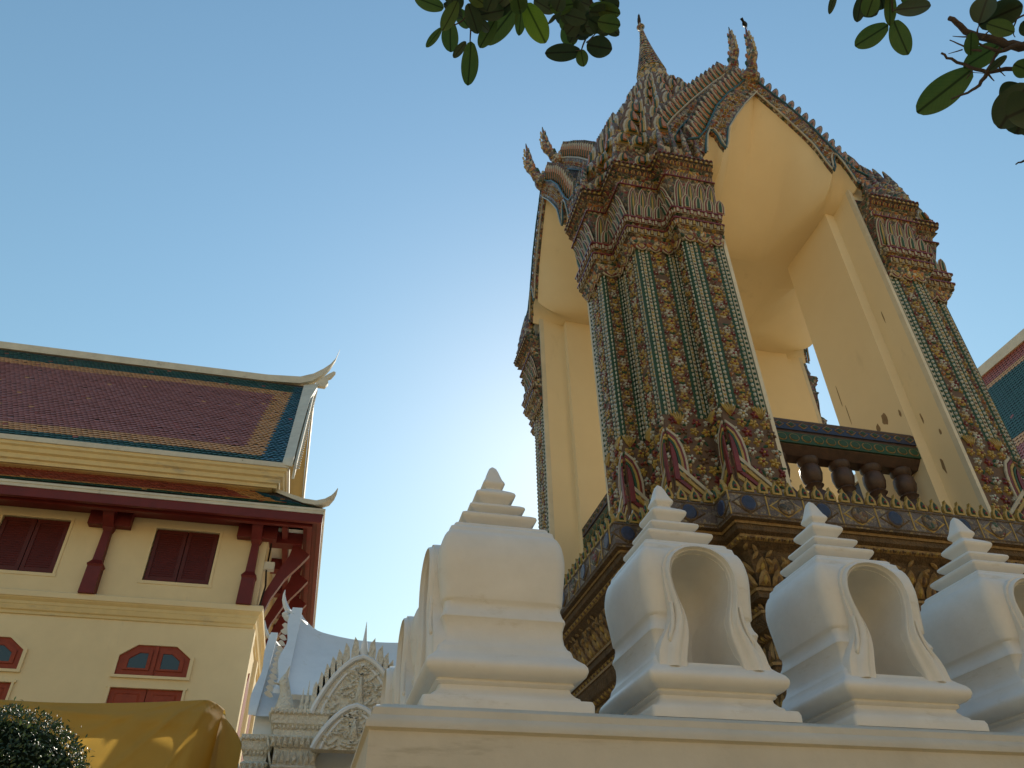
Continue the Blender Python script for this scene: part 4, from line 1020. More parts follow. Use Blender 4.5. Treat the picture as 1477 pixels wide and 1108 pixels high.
mb.add([(XR-.28, RY0+.25, RZ0+.15), (XE0+.15, RY0+.25, RZ0+.15), (XE1+.2, RY1, RZ1-.2), (XR-.28, RY1, RZ1-.2), (XR-.28, 2*RY1-RY0-.25, RZ0+.15), (XE0+.15, 2*RY1-RY0-.25, RZ0+.15)], [(0, 1, 2, 3), (3, 2, 5, 4)], 'house_trim')
mb.build('gable_wall', house, solid=False)
mb = MB(BX)      # entablature below the main eave (sits back above the skirt roof)
band(mb, [(-.6, 9.0), (-.45, 9.3), (-.10, 9.36), (-.03, 9.37), (-.03, 9.40), (.05, 9.37), (.06, 9.44), (.10, 9.46), (.11, 9.55), (.16, 9.58), (.18, 9.66), (.22, 9.69), (.22, 9.76), (.05, 9.78)], XL, XE0-.17, 14.42, 22.58, 'house_trim')
band(mb, [(.18, 9.755), (.25, 9.76), (.25, 9.865), (.2, 9.87)], XL, XE0-.17, 14.42, 22.58, 'house_white')
mb.build('cornice', house)
# skirt roof: from z 9.20 (y 14.5) down to the eave z 8.98 (y 14.2); hipped at the right corner
SY0, SZ0, SY1, SZ1 = 14.19, 8.93, 14.58, 9.40
sls = math.hypot(SY1-SY0, SZ1-SZ0); Ls = (EX-.05)-XL
def zone_sk(a, b):
    e = Ls-a-b*1.5
    if b < .09 : return 't_grn'
    if e < .75: return 't_blue'
    if b < .15 or e < 1.25: return 't_ora'
    return 't_red'
m_ = tiles('tiles', house, (XL, SY0, SZ0), (1, 0, 0), (0, SY1-SY0, SZ1-SZ0), int(Ls/.095), int(sls/.05), .095, .05, zone_sk, lambda a, b: a < Ls-.12-b*2.2, BX)
m_.build('skirt_tiles', house, solid=False)
mb = MB(BX)
mb.add([(XL, SY0, SZ0-.015), (EX, SY0, SZ0-.015), (XE0-.1, SY1, SZ1-.02), (XL, SY1, SZ1-.02), (EX, 23.0, SZ0-.012), (XE0-.1, 22.5, SZ1)], [(0, 1, 2, 3), (1, 4, 5, 2)], 't_base')
mb.build('skirt_deck', house, solid=False)
mb = MB(BX)
strip(mb, [(-1.42, 14.60, 9.40, .8), (-1.05, 14.45, 9.20, .9), (-.75, 14.32, 9.04, 1), (-.5, 14.22, 8.97, 1.0), (-.34, 14.18, 9.02, .9), (-.24, 14.16, 9.14, .6), (-.19, 14.15, 9.26, .35), (-.165, 14.15, 9.38, .1)], .09, .10, (.6, .8), 'house_white')
mb.build('hip_ridge', house, 50)
m_ = MB(BX); m_.tube([(XR+.06, 15.12, 8.5), (XR+.06, 15.12, 7.9), (XR+.10, 15.12, 7.6), (XR+.06, 15.12, 7.2)], .02, 'gap', 6); m_.build('cable', house, 60)
m_ = MB(BX); m_.box(XR+.003, XR+.20, 15.05, 15.2, 7.93, 8.08, 'house_white'); m_.build('junction_box', house)
# gable side (lit) : windows and pilasters on the right-hand wall
mb = MB(BX)
for y in (15.0, 16.9, 18.8, 20.7, 22.3):
    mb.box(XR, XR+.07, y, y+.30, -.3, 6.70, 'house')
mb.build('pilasters', house)
for y in (15.9, 17.85, 19.8):
    m_ = MB(BX); m_.prism([(-.3, 4.0), (.3, 4.0), (.3, 5.9), (0, 6.2), (-.3, 5.9)], (XR+.002, y+.2, 0), (0, 1, 0), (0, 0, 1), (.03, 0, 0), 'frame'); m_.build('side_window', house)

# ================================================================== GOLDEN CLOTH CANOPY
can = empty('cloth_canopy', (0, 0, 0), 'golden yellow cloth canopy stretched in front of the cream hall', 'canopy')
mb = MB(); rows = []
def noise1(x): return math.sin(x*2.1)+.6*math.sin(x*4.7+1.3)+.35*math.sin(x*9.1+.4)
NX, NV = 160, 90
prof_v = [(0, 0, 0), (.06, .20, .02), (.14, .32, .0), (.3, .46, -.16), (.6, .62, -.62), (1, .80, -1.25), (1.6, .95, -2.2)]
for i in range(NX+1):
    f = i/NX; x = -5.2+f*3.93; row = []
    top = 4.50-.10*math.sin(min(1, f*1.05)*PI)+.05*f
    for j in range(NV+1):
        v = j/NV*1.6
        dy = interp([(a, b) for a, b, c in prof_v], v); dz = interp([(a, c) for a, b, c in prof_v], v)
        # tension folds fan out from the top corners
        tl = math.hypot(f*1.6, v); ang = math.atan2(v, f*1.6+.02); tr_ = math.atan2(v+.02, (1.0-f)*2.2+.02)
        fold = .014*math.sin(ang*26+tl*2)*min(1, tl*2)*math.exp(-tl*.9)+.012*math.sin(tr_*24+f*3)*math.exp(-(1-f)*2.2)*min(1, v*3)+.012*noise1(v*2.2+f*5)*min(1, v*3)+.006*math.sin(f*60+v*9)*v-.060*max(0, math.sin(ang*21+1+tl))**5*math.exp(-tl*.7)*min(1, tl*3)-.045*max(0, math.sin(tr_*17))**5*math.exp(-(1-f)*1.6)*min(1, v*3)+.022*math.sin(v*30+f*7+math.sin(f*9))*math.exp(-v*2.6)*(1-.5*f)
        yy = 12.1-dy*1.5+fold*1.3; xx = x
        if f > .93:      # rounded shoulder at the right end turning away from us
            g_ = (f-.93)/.07; yy += g_**2*.7*(.3+v); xx = x-.0
            dz2 = -.05*g_**3
        else: dz2 = 0
        row.append((xx, yy, top+dz*1.25+dz2+fold*.4))
    rows.append(row)
mb.rings(rows, 'cloth', False, False, closed=False)
cl_ = mb.build('cloth', can, 179, solid=False)
mb = MB(); rs = []      # end curtain with a seam, falling from the rounded shoulder
for j in range(25):
    v = j/24; rs.append([(-1.27+.10*math.sin(a*1.0)*.6+.06*math.sin(a*5+v*3)*v*.5+.16*math.sin(a*PI/2), 12.1-interp([(q, b) for q, b, c in prof_v], v*1.6)*1.5*(1-a)+a*1.3+.9*.3*(1-a)+.012*math.sin(v*9), 4.42-.10*a+interp([(q, c) for q, b, c in prof_v], v*1.6)*1.25) for a in [k/12 for k in range(13)]])
mb.rings(rs, 'cloth', False, False, closed=False)
mb.build('end_curtain', can, 179, solid=False)
for x, y in ((-5.1, 12.15), (-1.35, 12.15), (-1.30, 13.3), (-5.1, 13.6)):
    m_ = MB(); m_.tube([(x, y, 0), (x, y, 2.2), (x, y, 4.34)], .03, 'bark'); m_.build('pole', can, 50)

# ================================================================== WHITE STUCCO HALL WITH CURVED RIDGE
wh = empty('white_chapel', (0, 0, 0), 'small white chapel with sagging curved ridge and carved stucco window gable', 'chapel')
def ridge_z(x): return 6.93+.085*((x-1.05)/1.0)**2*(1.15 if x < 1.05 else 1.0)
mb = MB(); rows = []
for i in range(41):
    x = -.60+i*(4.0)/40; row = []
    zr = ridge_z(x)+(.26*max(0, (-.1-x)/.5)**2 if x < -.1 else 0)
    for t in [k/10 for k in range(11)]:
        y = 16-2.05*t; z = zr+(5.28-zr)*(t**.86)
        row.append((x, y, z))
    for t in [k/10 for k in range(1, 11)]: row.insert(0, (x, 16+2.05*t, zr+(5.28-zr)*(t**.86)))
    rows.append(row)
mb.rings(rows, 'hall', False, False, closed=False); mb.build('roof', wh, 60, solid=False)
mb = MB()
# gable edge band and hooked finial (curving out to the left)
edge = [(16-2.12*t, (ridge_z(-.6)+.26)+(5.25-(ridge_z(-.6)+.26))*(t**.86)) for t in [k/14 for k in range(15)]]
mb.rings([[(-.76-.04*math.sin(k*.9), y, z+.02), (-.56, y, z+.02), (-.56, y+.02, z+.09), (-.76-.04*math.sin(k*.9), y+.02, z+.09)] for k, (y, z) in enumerate(edge)], 'hall')
mb.rings([[(x-.0, 16-w, z), (x+w*1.2, 16, z-w*.2), (x, 16+w, z), (x-w*1.2, 16, z+w*.2)] for x, z, w in ((-.42, 7.14, .09), (-.56, 7.27, .12), (-.68, 7.35, .11), (-.79, 7.42, .085), (-.88, 7.52, .06), (-.95, 7.67, .04), (-.975, 7.80, .02), (-.97, 7.90, .005))], 'hall')
for k, (y, z) in enumerate(edge[1:]):
    mb.relief(sc(drop, .10, .16), (-.74, y, z-.04), (0, -1, .9), (-1, 0, .35), (0, -.7, .7), .05, 'hall', .5)
for x, z in ((-.80, 7.30), (-.88, 7.36), (-.74, 7.18), (-.80, 7.10)): mb.lathe([(.0, z-.09), (.06, z-.03), (.075, z+.03), (.0, z+.09)], 'hall', 8, x, 15.98)
mb.build('verge', wh, 60)
mb = MB()      # lower side roof
rows = []
for i in range(12):
    x = -1.02+i*.5/11; zr = 6.55+.35*((-.52-x)/.5)**2*1.1
    rows.append([(x, 16.2-2.1*t, zr+(4.95-zr)*(t**.86)) for t in [k/8 for k in range(9)]])
mb.rings(rows, 'hall', False, False, closed=False)
mb.rings([[(x, 16.2-w, z), (x+w, 16.2, z), (x, 16.2+w, z), (x-w, 16.2, z)] for x, z, w in ((-.86, 6.72, .05), (-1.0, 6.86, .065), (-1.10, 6.93, .06), (-1.18, 7.02, .04), (-1.24, 7.15, .025), (-1.28, 7.30, .006))], 'hall')
e2 = [(16.2-2.15*t, 6.99+(4.95-6.99)*(t**.86)) for t in [k/10 for k in range(11)]]
mb.rings([[(-1.12-.03*math.sin(k), y, z), (-.98, y, z), (-.98, y+.02, z+.08), (-1.12-.03*math.sin(k), y+.02, z+.08)] for k, (y, z) in enumerate(e2)], 'hall')
mb.build('side_roof', wh, 60, solid=False)
mb = MB(); mb.box(-.62, 3.4, 14.35, 17.6, 0, 5.3, 'hall'); mb.box(-1.0, -.62, 14.3, 17.4, 0, 5.06, 'hall'); mb.build('wall', wh)
def capital_block(x0, x1, y0, zt, name):
    m_ = MB(); y1 = y0+.8
    pr = [(-.10, 2.6), (-.10, zt-1.05), (-.04, zt-1.0), (-.06, zt-.92), (.0, zt-.84), (-.02, zt-.80), (-.02, zt-.56), (.05, zt-.46), (.08, zt-.42), (.03, zt-.38), (.03, zt-.28), (.09, zt-.22), (.10, zt-.10), (.12, zt-.08), (.12, zt), (.0, zt+.01)]
    m_.rings([[(x0-d, y0-d, z), (x1+d, y0-d, z), (x1+d, y1, z), (x0-d, y1, z)] for d, z in pr], 'hall_relief')
    for (z, h, w, d) in ((zt-.56, .16, .085, .05), (zt-.30, .09, .06, .04), (zt-.80, .20, .09, -.01), (zt-.085, .075, .07, .12)):
        n = int((x1-x0+2*d)/w)
        for k in range(n):
            m_.relief(sc(petal, w*.85, h), (x0-d+(k+.5)*(x1-x0+2*d)/n, y0-d, z), (1, 0, 0), (0, -.3 if h > .1 else 0, 1), (0, -1, 0), .03, 'hall_relief', .5)
        n2 = int(.6/w)
        for k in range(n2):
            m_.relief(sc(petal, w*.85, h), (x0-d, y0+(k+.5)*.6/n2, z), (0, 1, 0), (-.3 if h > .1 else 0, 0, 1), (-1, 0, 0), .03, 'hall_relief', .5)
    return m_.build(name, wh)
capital_block(-.60, .10, 13.55, 4.93, 'pilaster_capital'); capital_block(-1.0, -.72, 13.9, 4.60, 'pilaster_capital')
def spike(x, y, z, h, r):
    m_ = MB(); m_.lathe([(r, z), (r*1.3, z+h*.08), (r*.8, z+h*.14), (r*1.05, z+h*.25), (r*.55, z+h*.4), (r*.7, z+h*.46), (r*.32, z+h*.62), (r*.15, z+h*.85), (.003, z+h)], 'hall_relief', 8, x, y); m_.build('spike', wh, 40)
for x, h in ((-.26, .42), (-.18, .55), (-.10, .50), (-.02, .48)): spike(x, 13.75, 4.92, h, .05)
mb = MB()   # small crouching finial figure on the corner: haunch, body, head with crest
mb.rings([[(x+r*math.cos(a), 13.8+r*math.sin(a), z) for a in [2*PI*k/10 for k in range(10)]] for x, z, r in ((-.52, 4.9, .15), (-.52, 5.0, .17), (-.53, 5.12, .13), (-.545, 5.25, .09), (-.57, 5.34, .085), (-.60, 5.42, .09), (-.60, 5.50, .06), (-.57, 5.58, .03), (-.545, 5.70, .006))], 'hall_relief')
mb.rings([[(x+r*math.cos(a), 13.8+r*math.sin(a), z) for a in [2*PI*k/8 for k in range(8)]] for x, z, r in ((-.60, 5.36, .03), (-.70, 5.40, .05), (-.755, 5.42, .02))], 'hall_relief')
mb.build('corner_finial', wh, 60)
# window gable: pointed arch slab with flame leaves, carved inside, slender spirelet on top
gp = bpy.data.objects.new('window_gable', None); COL.objects.link(gp); gp.parent = wh
def arch_pts(cx, hw, z0, h, n=14):
    o = []
    for k in range(n+1):
        t = k/n; o.append((cx-hw*(1-t)**.62, z0+h*(t**.80)))
    return o+[(2*cx-x, z) for x, z in reversed(o[:-1])]
for (cx, hw, z0, h, y, nm) in ((.66, .74, 4.86, .95, 13.45, 'arch'), (.62, .62, 4.30, .66, 13.25, 'lower_arch')):
    m_ = MB(); ap = arch_pts(cx, hw, z0, h)
    m_.prism(ap, (0, y, 0), (1, 0, 0), (0, 0, 1), (0, .25, 0), 'hall_relief')
    m_.tube([(x, y-.02, z) for x, z in ap], .045, 'hall', 6)
    m_.tube([(cx+(x-cx)*.80, y-.015, z0+(z-z0)*.86) for x, z in ap], .022, 'hall', 6)
    random.seed(11)
    for k in range(90):      # scrolling leaves
        t = random.random(); a = (random.random()*2-1); x = cx+a*hw*.74*(1-t)**.62; z = z0+t*h*.80
        m_.relief(rot2(sc(drop, .10, .17), random.choice([-1, 1])*(.6+random.random())), (x, y, z), (1, 0, 0), (0, 0, 1), (0, -1, 0), .045, 'hall_relief', .4)
    m_.relief(sc(petal, .16, h*.62), (cx, y, z0+.12), (1, 0, 0), (0, 0, 1), (0, -1, 0), .10, 'hall_relief', .3)
    m_.build(nm, gp, 45)
    if nm == 'arch':
        pts = ap; n = len(pts)
        for k in range(1, n-1, 2):
            x, z = pts[k]
            if abs(x-cx) < .08: continue
            sg = 1 if x < cx else -1; f_ = MB()
            hh = .40; lean = .35*(x-cx)/hw
            f_.prism([(-.055, -.03), (.055, -.03), (.062, hh*.4), (.035-sg*.0, hh*.8), (-sg*.03+lean*.0, hh), (-.045, hh*.75), (-.065, hh*.4)], (x, y+.02, z), (1, 0, lean*.3), (lean*-.0-.0, 0, 1), (0, .08, 0), 'hall_relief')
            f_.build('flame_leaf', gp)
m_ = MB(); m_.lathe([(.09, 5.74), (.11, 5.80), (.07, 5.86), (.085, 5.92), (.055, 6.0), (.06, 6.04), (.035, 6.12), (.012, 6.35), (.003, 6.46)], 'hall', 10, .66, 13.55); m_.build('spirelet', gp, 40)

# ================================================================== RIGHT-HAND BUILDING (only its roof shows)
rb = empty('tiled_roof_hall', (0, 0, 0), 'hall at the right edge with steep red, orange and teal tiled roof and white ridge', 'hall')
O_ = Vector((22, 8, 14.9)); Vv = Vector((4, 0, 6.75)); sl2 = Vv.length
def zone_r(a, b):
    e = 1-b/sl2
    if e < .17: return 't_red'
    if e < .22: return 't_ora'
    if e < .80: return 't_grn'
    if e < .86: return 't_ora'
    return 't_red'
m_ = tiles('t', rb, (22, 11, 14.70), (0, 1, 0), Vv, int(14/.17), int(sl2/.19), .17, .19, zone_r); m_.build('roof_tiles', rb, solid=False)
mb = MB()
mb.add([(22, 8, 14.65), (22, 32, 14.65), (26, 32, 21.40), (26, 8, 21.40), (30, 8, 14.65), (30, 32, 14.65)], [(0, 1, 2, 3), (3, 2, 5, 4)], 't_base'); mb.build('roof_deck', rb, solid=False)
mb = MB(); mb.box(25.78, 26.22, 7.8, 32.2, 21.25, 21.68, 'house_white'); mb.build('ridge', rb)
mb = MB(); mb.box(21.8, 22.05, 8, 32, 14.52, 14.69, 'house_white'); mb.build('eave', rb)
mb = MB(); mb.box(22.06, 23.8, 8.1, 31.9, 14.15, 14.50, 'red_wood'); mb.build('soffit_beams', rb)
mb = MB(); mb.box(23.8, 28.2, 8.5, 31.5, 0, 14.14, 'house'); mb.build('wall', rb)

# ================================================================== ADDED HALL BEHIND THE VIEWER (unseen, bounces warm sunlight onto shaded fronts)
ch = empty('bounce_hall', (0, 0, 0), 'unseen cream hall with tiled roof, added behind the viewer to bounce warm sunlight', 'hall')
mb = MB(); wall_with_openings(mb, -26, 34, 0, 8.5, 0, .3, [(x, x+1.3, 1.2, 3.6) for x in range(-24, 33, 4)], 'house'); 
mb.v = [(x, -18-y, z) for x, y, z in mb.v]; mb.build('wall', ch, solid=False)
mb = MB(); mb.box(-25.9, 33.9, -26, -18.35, 0, 8.4, 'gap'); mb.build('interior', ch)
mb = MB(); mb.prism([(-17, 8.4), (-28, 8.4), (-22.5, 13.5)], (-27, 0, 0), (0, 1, 0), (0, 0, 1), (62, 0, 0), 't_ora'); mb.build('roof', ch)

# ================================================================== TOPIARY SHRUB (lower left)
sh = empty('clipped_shrub', (-2.02, 6.2, 0), 'dark clipped round shrub with glossy leaves in the lower left corner', 'shrub')
mb = MB(); mb.tube([(0, 0, 0), (.02, .01, 1.2), (0, 0, 2.4)], [.07, .055, .04], 'bark'); mb.build('trunk', sh, 60)
random.seed(3)
def leaf(mb, P, d, n, L, w, mat, curl=.15, seg=6):
    """curved leaf with a midrib fold; P base, d direction, n normal"""
    d = Vector(d).normalized(); n = Vector(n); n = (n-d*n.dot(d)).normalized(); s_ = d.cross(n); vs = []; uv = []; fs = []; fu = []
    for i in range(seg+1):
        t = i/seg; wd = w*.5*(math.sin(PI*min(1, (t**1.12*.955+.035)))**.55) if 0 < i < seg else w*.04
        c = Vector(P)+d*(L*t)-n*(curl*L*t*t)
        for sx in (-1, 0, 1): vs.append(tuple(c+s_*(wd*sx)+n*(abs(sx)*wd*.22))); uv.append((sx*wd/w, t))
    for i in range(seg):
        for j in (0, 1):
            f = (i*3+j, i*3+j+1, (i+1)*3+j+1, (i+1)*3+j); fs.append(f); fu.append([uv[q] for q in f])
    mb.add(vs, fs, mat, fu)
mb = MB()
SR = .62
for k in range(15000):
    z = random.uniform(-1, 1); a = random.uniform(0, 2*PI); rr = math.sqrt(1-z*z); nrm = Vector((rr*math.cos(a), rr*math.sin(a), z))
    rad = SR*(1-.10*random.random()**2)*(1+.03*math.sin(a*7+z*5)); P = nrm*rad; P.z += 2.42
    d = (nrm*.5+Vector((random.uniform(-1, 1), random.uniform(-1, 1), random.uniform(-.6, 1.1)))).normalized()
    if math.sin(a*5+z*9)*math.sin(a*3-z*6+1) > .72 and random.random() < .7: continue
    if random.random() < .03: P = P*1.0+nrm*random.uniform(.02, .07)
    leaf(mb, P, d, nrm+Vector((random.uniform(-.6, .6), random.uniform(-.6, .6), .2)), random.uniform(.022, .038), random.uniform(.012, .018), 'leaf_shrub2' if random.random() < .16 else 'leaf_shrub', .2, 2)
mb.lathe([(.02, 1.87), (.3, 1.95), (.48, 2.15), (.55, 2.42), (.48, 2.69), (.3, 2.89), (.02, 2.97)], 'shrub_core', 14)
mb.build('crown', sh, solid=False)

# ================================================================== BIRDS
def bird(x, y, z, rz, label, tail_down=True, size=1.0):
    root = empty('bird', (x, y, z), label, 'bird', 'dark birds perched on the tower finials', rz)
    m_ = MB(); s_ = size
    ax = [(-.115, .045, .004), (-.10, .05, .022), (-.06, .065, .042), (-.01, .085, .052), (.035, .115, .046), (.062, .145, .034), (.08, .165, .033), (.098, .172, .026), (.112, .170, .010), (.135, .162, .004), (.15, .157, .001)]
    rs = []
    for px, pz, r in ax: rs.append([(px*s_, r*.85*s_*math.cos(a), (pz+r*math.sin(a))*s_) for a in [2*PI*k/10 for k in range(10)]])
    m_.rings(rs, 'bird'); m_.build('body', root, 179)
    m_ = MB(); m_.rings([[(px*s_, -w*s_, pz*s_), (px*s_, w*s_, pz*s_), (px*s_, w*s_, (pz+.008)*s_), (px*s_, -w*s_, (pz+.008)*s_)] for px, pz, w in ((-.085, .05, .018), (-.15, .02, .022), (-.215, -.02, .026))], 'bird'); m_.build('tail', root)
    m_ = MB()
    for sg in (-1, 1): m_.tube([(.0, sg*.016*s_, .055*s_), (.008, sg*.018*s_, .0)], .004, 'beak', 5)
    m_.build('legs', root)
    return root
TC = (8.95*K, 13.74*K)
bird(TC[0]+.0, TC[1], (31.2-1.6)*K+1.6, R(250), 'dark bird perched on the very tip of the tower spire', size=1.25)
bird(TC[0]+.0, TC[1]+(VG-.50)*K, (21.72-1.6)*K+1.6, R(40), 'dark bird perched on the front horn finial above the arch', size=1.15)

# ================================================================== OVERHANGING BRANCHES (close to the viewer; image pixels cast along camera rays to assumed depths, in metres)
BR1_L = [((0.122, 1.418, 4.274), (0.078, 1.490, 4.253), 0.030, 'd'), ((0.151, 1.407, 4.325), (0.166, 1.521, 4.293), 0.064, 'm'), ((0.217, 1.453, 4.282), (0.185, 1.520, 4.276), 0.031, 'd'), ((0.221, 1.368, 4.132), (0.240, 1.489, 4.059), 0.066, 'm'), ((0.384, 1.320, 4.386), (0.304, 1.475, 4.327), 0.087, 'b'), ((0.394, 1.317, 4.374), (0.405, 1.399, 4.306), 0.042, 'b'), ((0.395, 1.269, 4.281), (0.491, 1.355, 4.205), 0.082, 'b'), ((0.304, 1.346, 4.276), (0.266, 1.440, 4.235), 0.052, 'm'), ((0.113, 1.296, 4.173), (0.008, 1.278, 4.165), 0.052, 'm'), ((0.237, 1.319, 4.225), (0.325, 1.295, 4.255), 0.054, 'd'), ((0.633, 1.385, 4.258), (0.501, 1.413, 4.249), 0.061, 'd'), ((0.649, 1.363, 4.274), (0.731, 1.339, 4.241), 0.073, 'd'), ((0.624, 1.363, 4.231), (0.642, 1.397, 4.183), 0.047, 'd'), ((0.155, 1.267, 4.182), (0.130, 1.364, 4.159), 0.052, 'm'), ((0.194, 1.287, 4.225), (0.244, 1.353, 4.169), 0.059, 'd'), ((0.266, 1.345, 4.398), (0.233, 1.438, 4.379), 0.062, 'd'), ((0.113, 1.313, 4.239), (0.193, 1.348, 4.247), 0.043, 'd'), ((0.353, 1.281, 4.300), (0.296, 1.344, 4.288), 0.044, 'd'), ((0.238, 1.326, 4.201), (0.290, 1.359, 4.209), 0.037, 'd'), ((0.156, 1.362, 4.320), (0.225, 1.418, 4.318), 0.055, 'm'), ((0.435, 1.295, 4.376), (0.515, 1.307, 4.344), 0.056, 'd'), ((0.333, 1.251, 4.270), (0.395, 1.254, 4.237), 0.054, 'm'), ((0.480, 1.134, 4.116), (0.472, 1.193, 4.110), 0.054, 'd'), ((0.542, 1.198, 4.214), (0.586, 1.233, 4.186), 0.054, 'd'), ((0.636, 1.225, 4.376), (0.726, 1.224, 4.393), 0.048, 'd'), ((0.476, 1.205, 4.087), (0.453, 1.175, 4.054), 0.054, 'd'), ((0.574, 1.371, 4.402), (0.625, 1.435, 4.410), 0.064, 'd'), ((0.529, 1.168, 4.138), (0.466, 1.204, 4.161), 0.058, 'd'), ((0.618, 1.188, 4.101), (0.685, 1.172, 4.072), 0.061, 'd'), ((0.625, 1.279, 4.261), (0.590, 1.327, 4.224), 0.064, 'd'), ((0.562, 1.247, 4.355), (0.651, 1.272, 4.380), 0.050, 'd'), ((0.510, 1.197, 4.261), (0.584, 1.170, 4.229), 0.056, 'd'), ((0.579, 1.189, 4.093), (0.510, 1.210, 4.145), 0.051, 'd'), ((0.520, 1.299, 4.358), (0.584, 1.352, 4.371), 0.050, 'd'), ((0.592, 1.199, 4.128), (0.668, 1.227, 4.135), 0.052, 'd'), ((0.586, 1.323, 4.444), (0.670, 1.298, 4.431), 0.067, 'd'), ((0.586, 1.244, 4.223), (0.500, 1.242, 4.202), 0.051, 'd'), ((0.580, 1.290, 4.245), (0.657, 1.274, 4.216), 0.058, 'd'), ((0.500, 1.214, 4.236), (0.529, 1.256, 4.242), 0.062, 'd'), ((0.633, 1.219, 4.205), (0.609, 1.283, 4.204), 0.060, 'd'), ((0.535, 1.213, 4.199), (0.566, 1.279, 4.211), 0.058, 'd'), ((0.599, 1.197, 4.173), (0.680, 1.185, 4.178), 0.055, 'd'), ((0.579, 1.244, 4.199), (0.546, 1.303, 4.194), 0.060, 'd'), ((0.674, 1.318, 4.378), (0.640, 1.384, 4.375), 0.065, 'd'), ((0.658, 1.200, 4.119), (0.591, 1.242, 4.153), 0.054, 'd'), ((0.689, 1.250, 4.343), (0.667, 1.294, 4.291), 0.062, 'd'), ((0.654, 1.251, 4.303), (0.631, 1.319, 4.307), 0.055, 'd'), ((0.616, 1.242, 4.234), (0.699, 1.234, 4.234), 0.049, 'd'), ((0.635, 1.213, 4.206), (0.721, 1.252, 4.165), 0.053, 'd'), ((0.651, 1.273, 4.280), (0.713, 1.292, 4.255), 0.050, 'd'), ((0.602, 1.282, 4.275), (0.580, 1.354, 4.244), 0.055, 'd'), ((0.595, 1.188, 4.187), (0.701, 1.176, 4.166), 0.058, 'd'), ((0.548, 1.261, 4.260), (0.541, 1.311, 4.237), 0.044, 'd'), ((0.638, 1.173, 4.225), (0.700, 1.174, 4.209), 0.054, 'd'), ((0.543, 1.174, 4.208), (0.459, 1.222, 4.202), 0.053, 'd'), ((0.534, 1.174, 4.227), (0.527, 1.245, 4.196), 0.058, 'd'), ((0.193, 1.251, 4.271), (0.254, 1.276, 4.253), 0.044, 'm'), ((0.278, 1.179, 4.180), (0.336, 1.204, 4.161), 0.053, 'd'), ((0.233, 1.329, 4.435), (0.263, 1.379, 4.408), 0.048, 'd'), ((0.276, 1.320, 4.433), (0.327, 1.359, 4.409), 0.054, 'd'), ((0.340, 1.247, 4.296), (0.297, 1.298, 4.277), 0.054, 'd'), ((0.155, 1.305, 4.333), (0.171, 1.358, 4.306), 0.047, 'd'), ((0.211, 1.287, 4.244), (0.285, 1.287, 4.237), 0.045, 'd'), ((0.352, 1.230, 4.244), (0.379, 1.278, 4.218), 0.058, 'm'), ((0.393, 1.269, 4.370), (0.329, 1.308, 4.360), 0.060, 'd'), ((0.192, 1.274, 4.307), (0.267, 1.276, 4.299), 0.059, 'd'), ((0.186, 1.256, 4.233), (0.253, 1.273, 4.220), 0.052, 'm'), ((0.115, 1.251, 4.239), (0.145, 1.296, 4.216), 0.050, 'd'), ((0.234, 1.226, 4.260), (0.248, 1.277, 4.234), 0.056, 'd'), ((0.269, 1.207, 4.173), (0.255, 1.261, 4.149), 0.051, 'd')]
BR1_T = [([(0.216, 1.225, 4.330), (0.219, 1.308, 4.302), (0.221, 1.383, 4.276), (0.230, 1.441, 4.256)], 0.0060), ([(0.220, 1.313, 4.288), (0.192, 1.374, 4.271), (0.163, 1.397, 4.273), (0.122, 1.418, 4.275)], 0.0038), ([(0.221, 1.393, 4.248), (0.249, 1.382, 4.262)], 0.0027), ([(0.357, 1.192, 4.330), (0.376, 1.272, 4.302), (0.384, 1.286, 4.305)], 0.0055), ([(0.588, 1.132, 4.315), (0.621, 1.228, 4.277), (0.632, 1.301, 4.251), (0.626, 1.368, 4.230)], 0.0065), ([(0.632, 1.326, 4.216), (0.656, 1.299, 4.235), (0.646, 1.277, 4.260)], 0.0027), ([(0.619, 1.351, 4.206), (0.602, 1.362, 4.216)], 0.0027), ([(0.228, 1.281, 4.303), (0.303, 1.281, 4.307), (0.378, 1.280, 4.309)], 0.0041), ([(0.603, 1.188, 4.288), (0.576, 1.220, 4.291), (0.563, 1.289, 4.272)], 0.0038)]
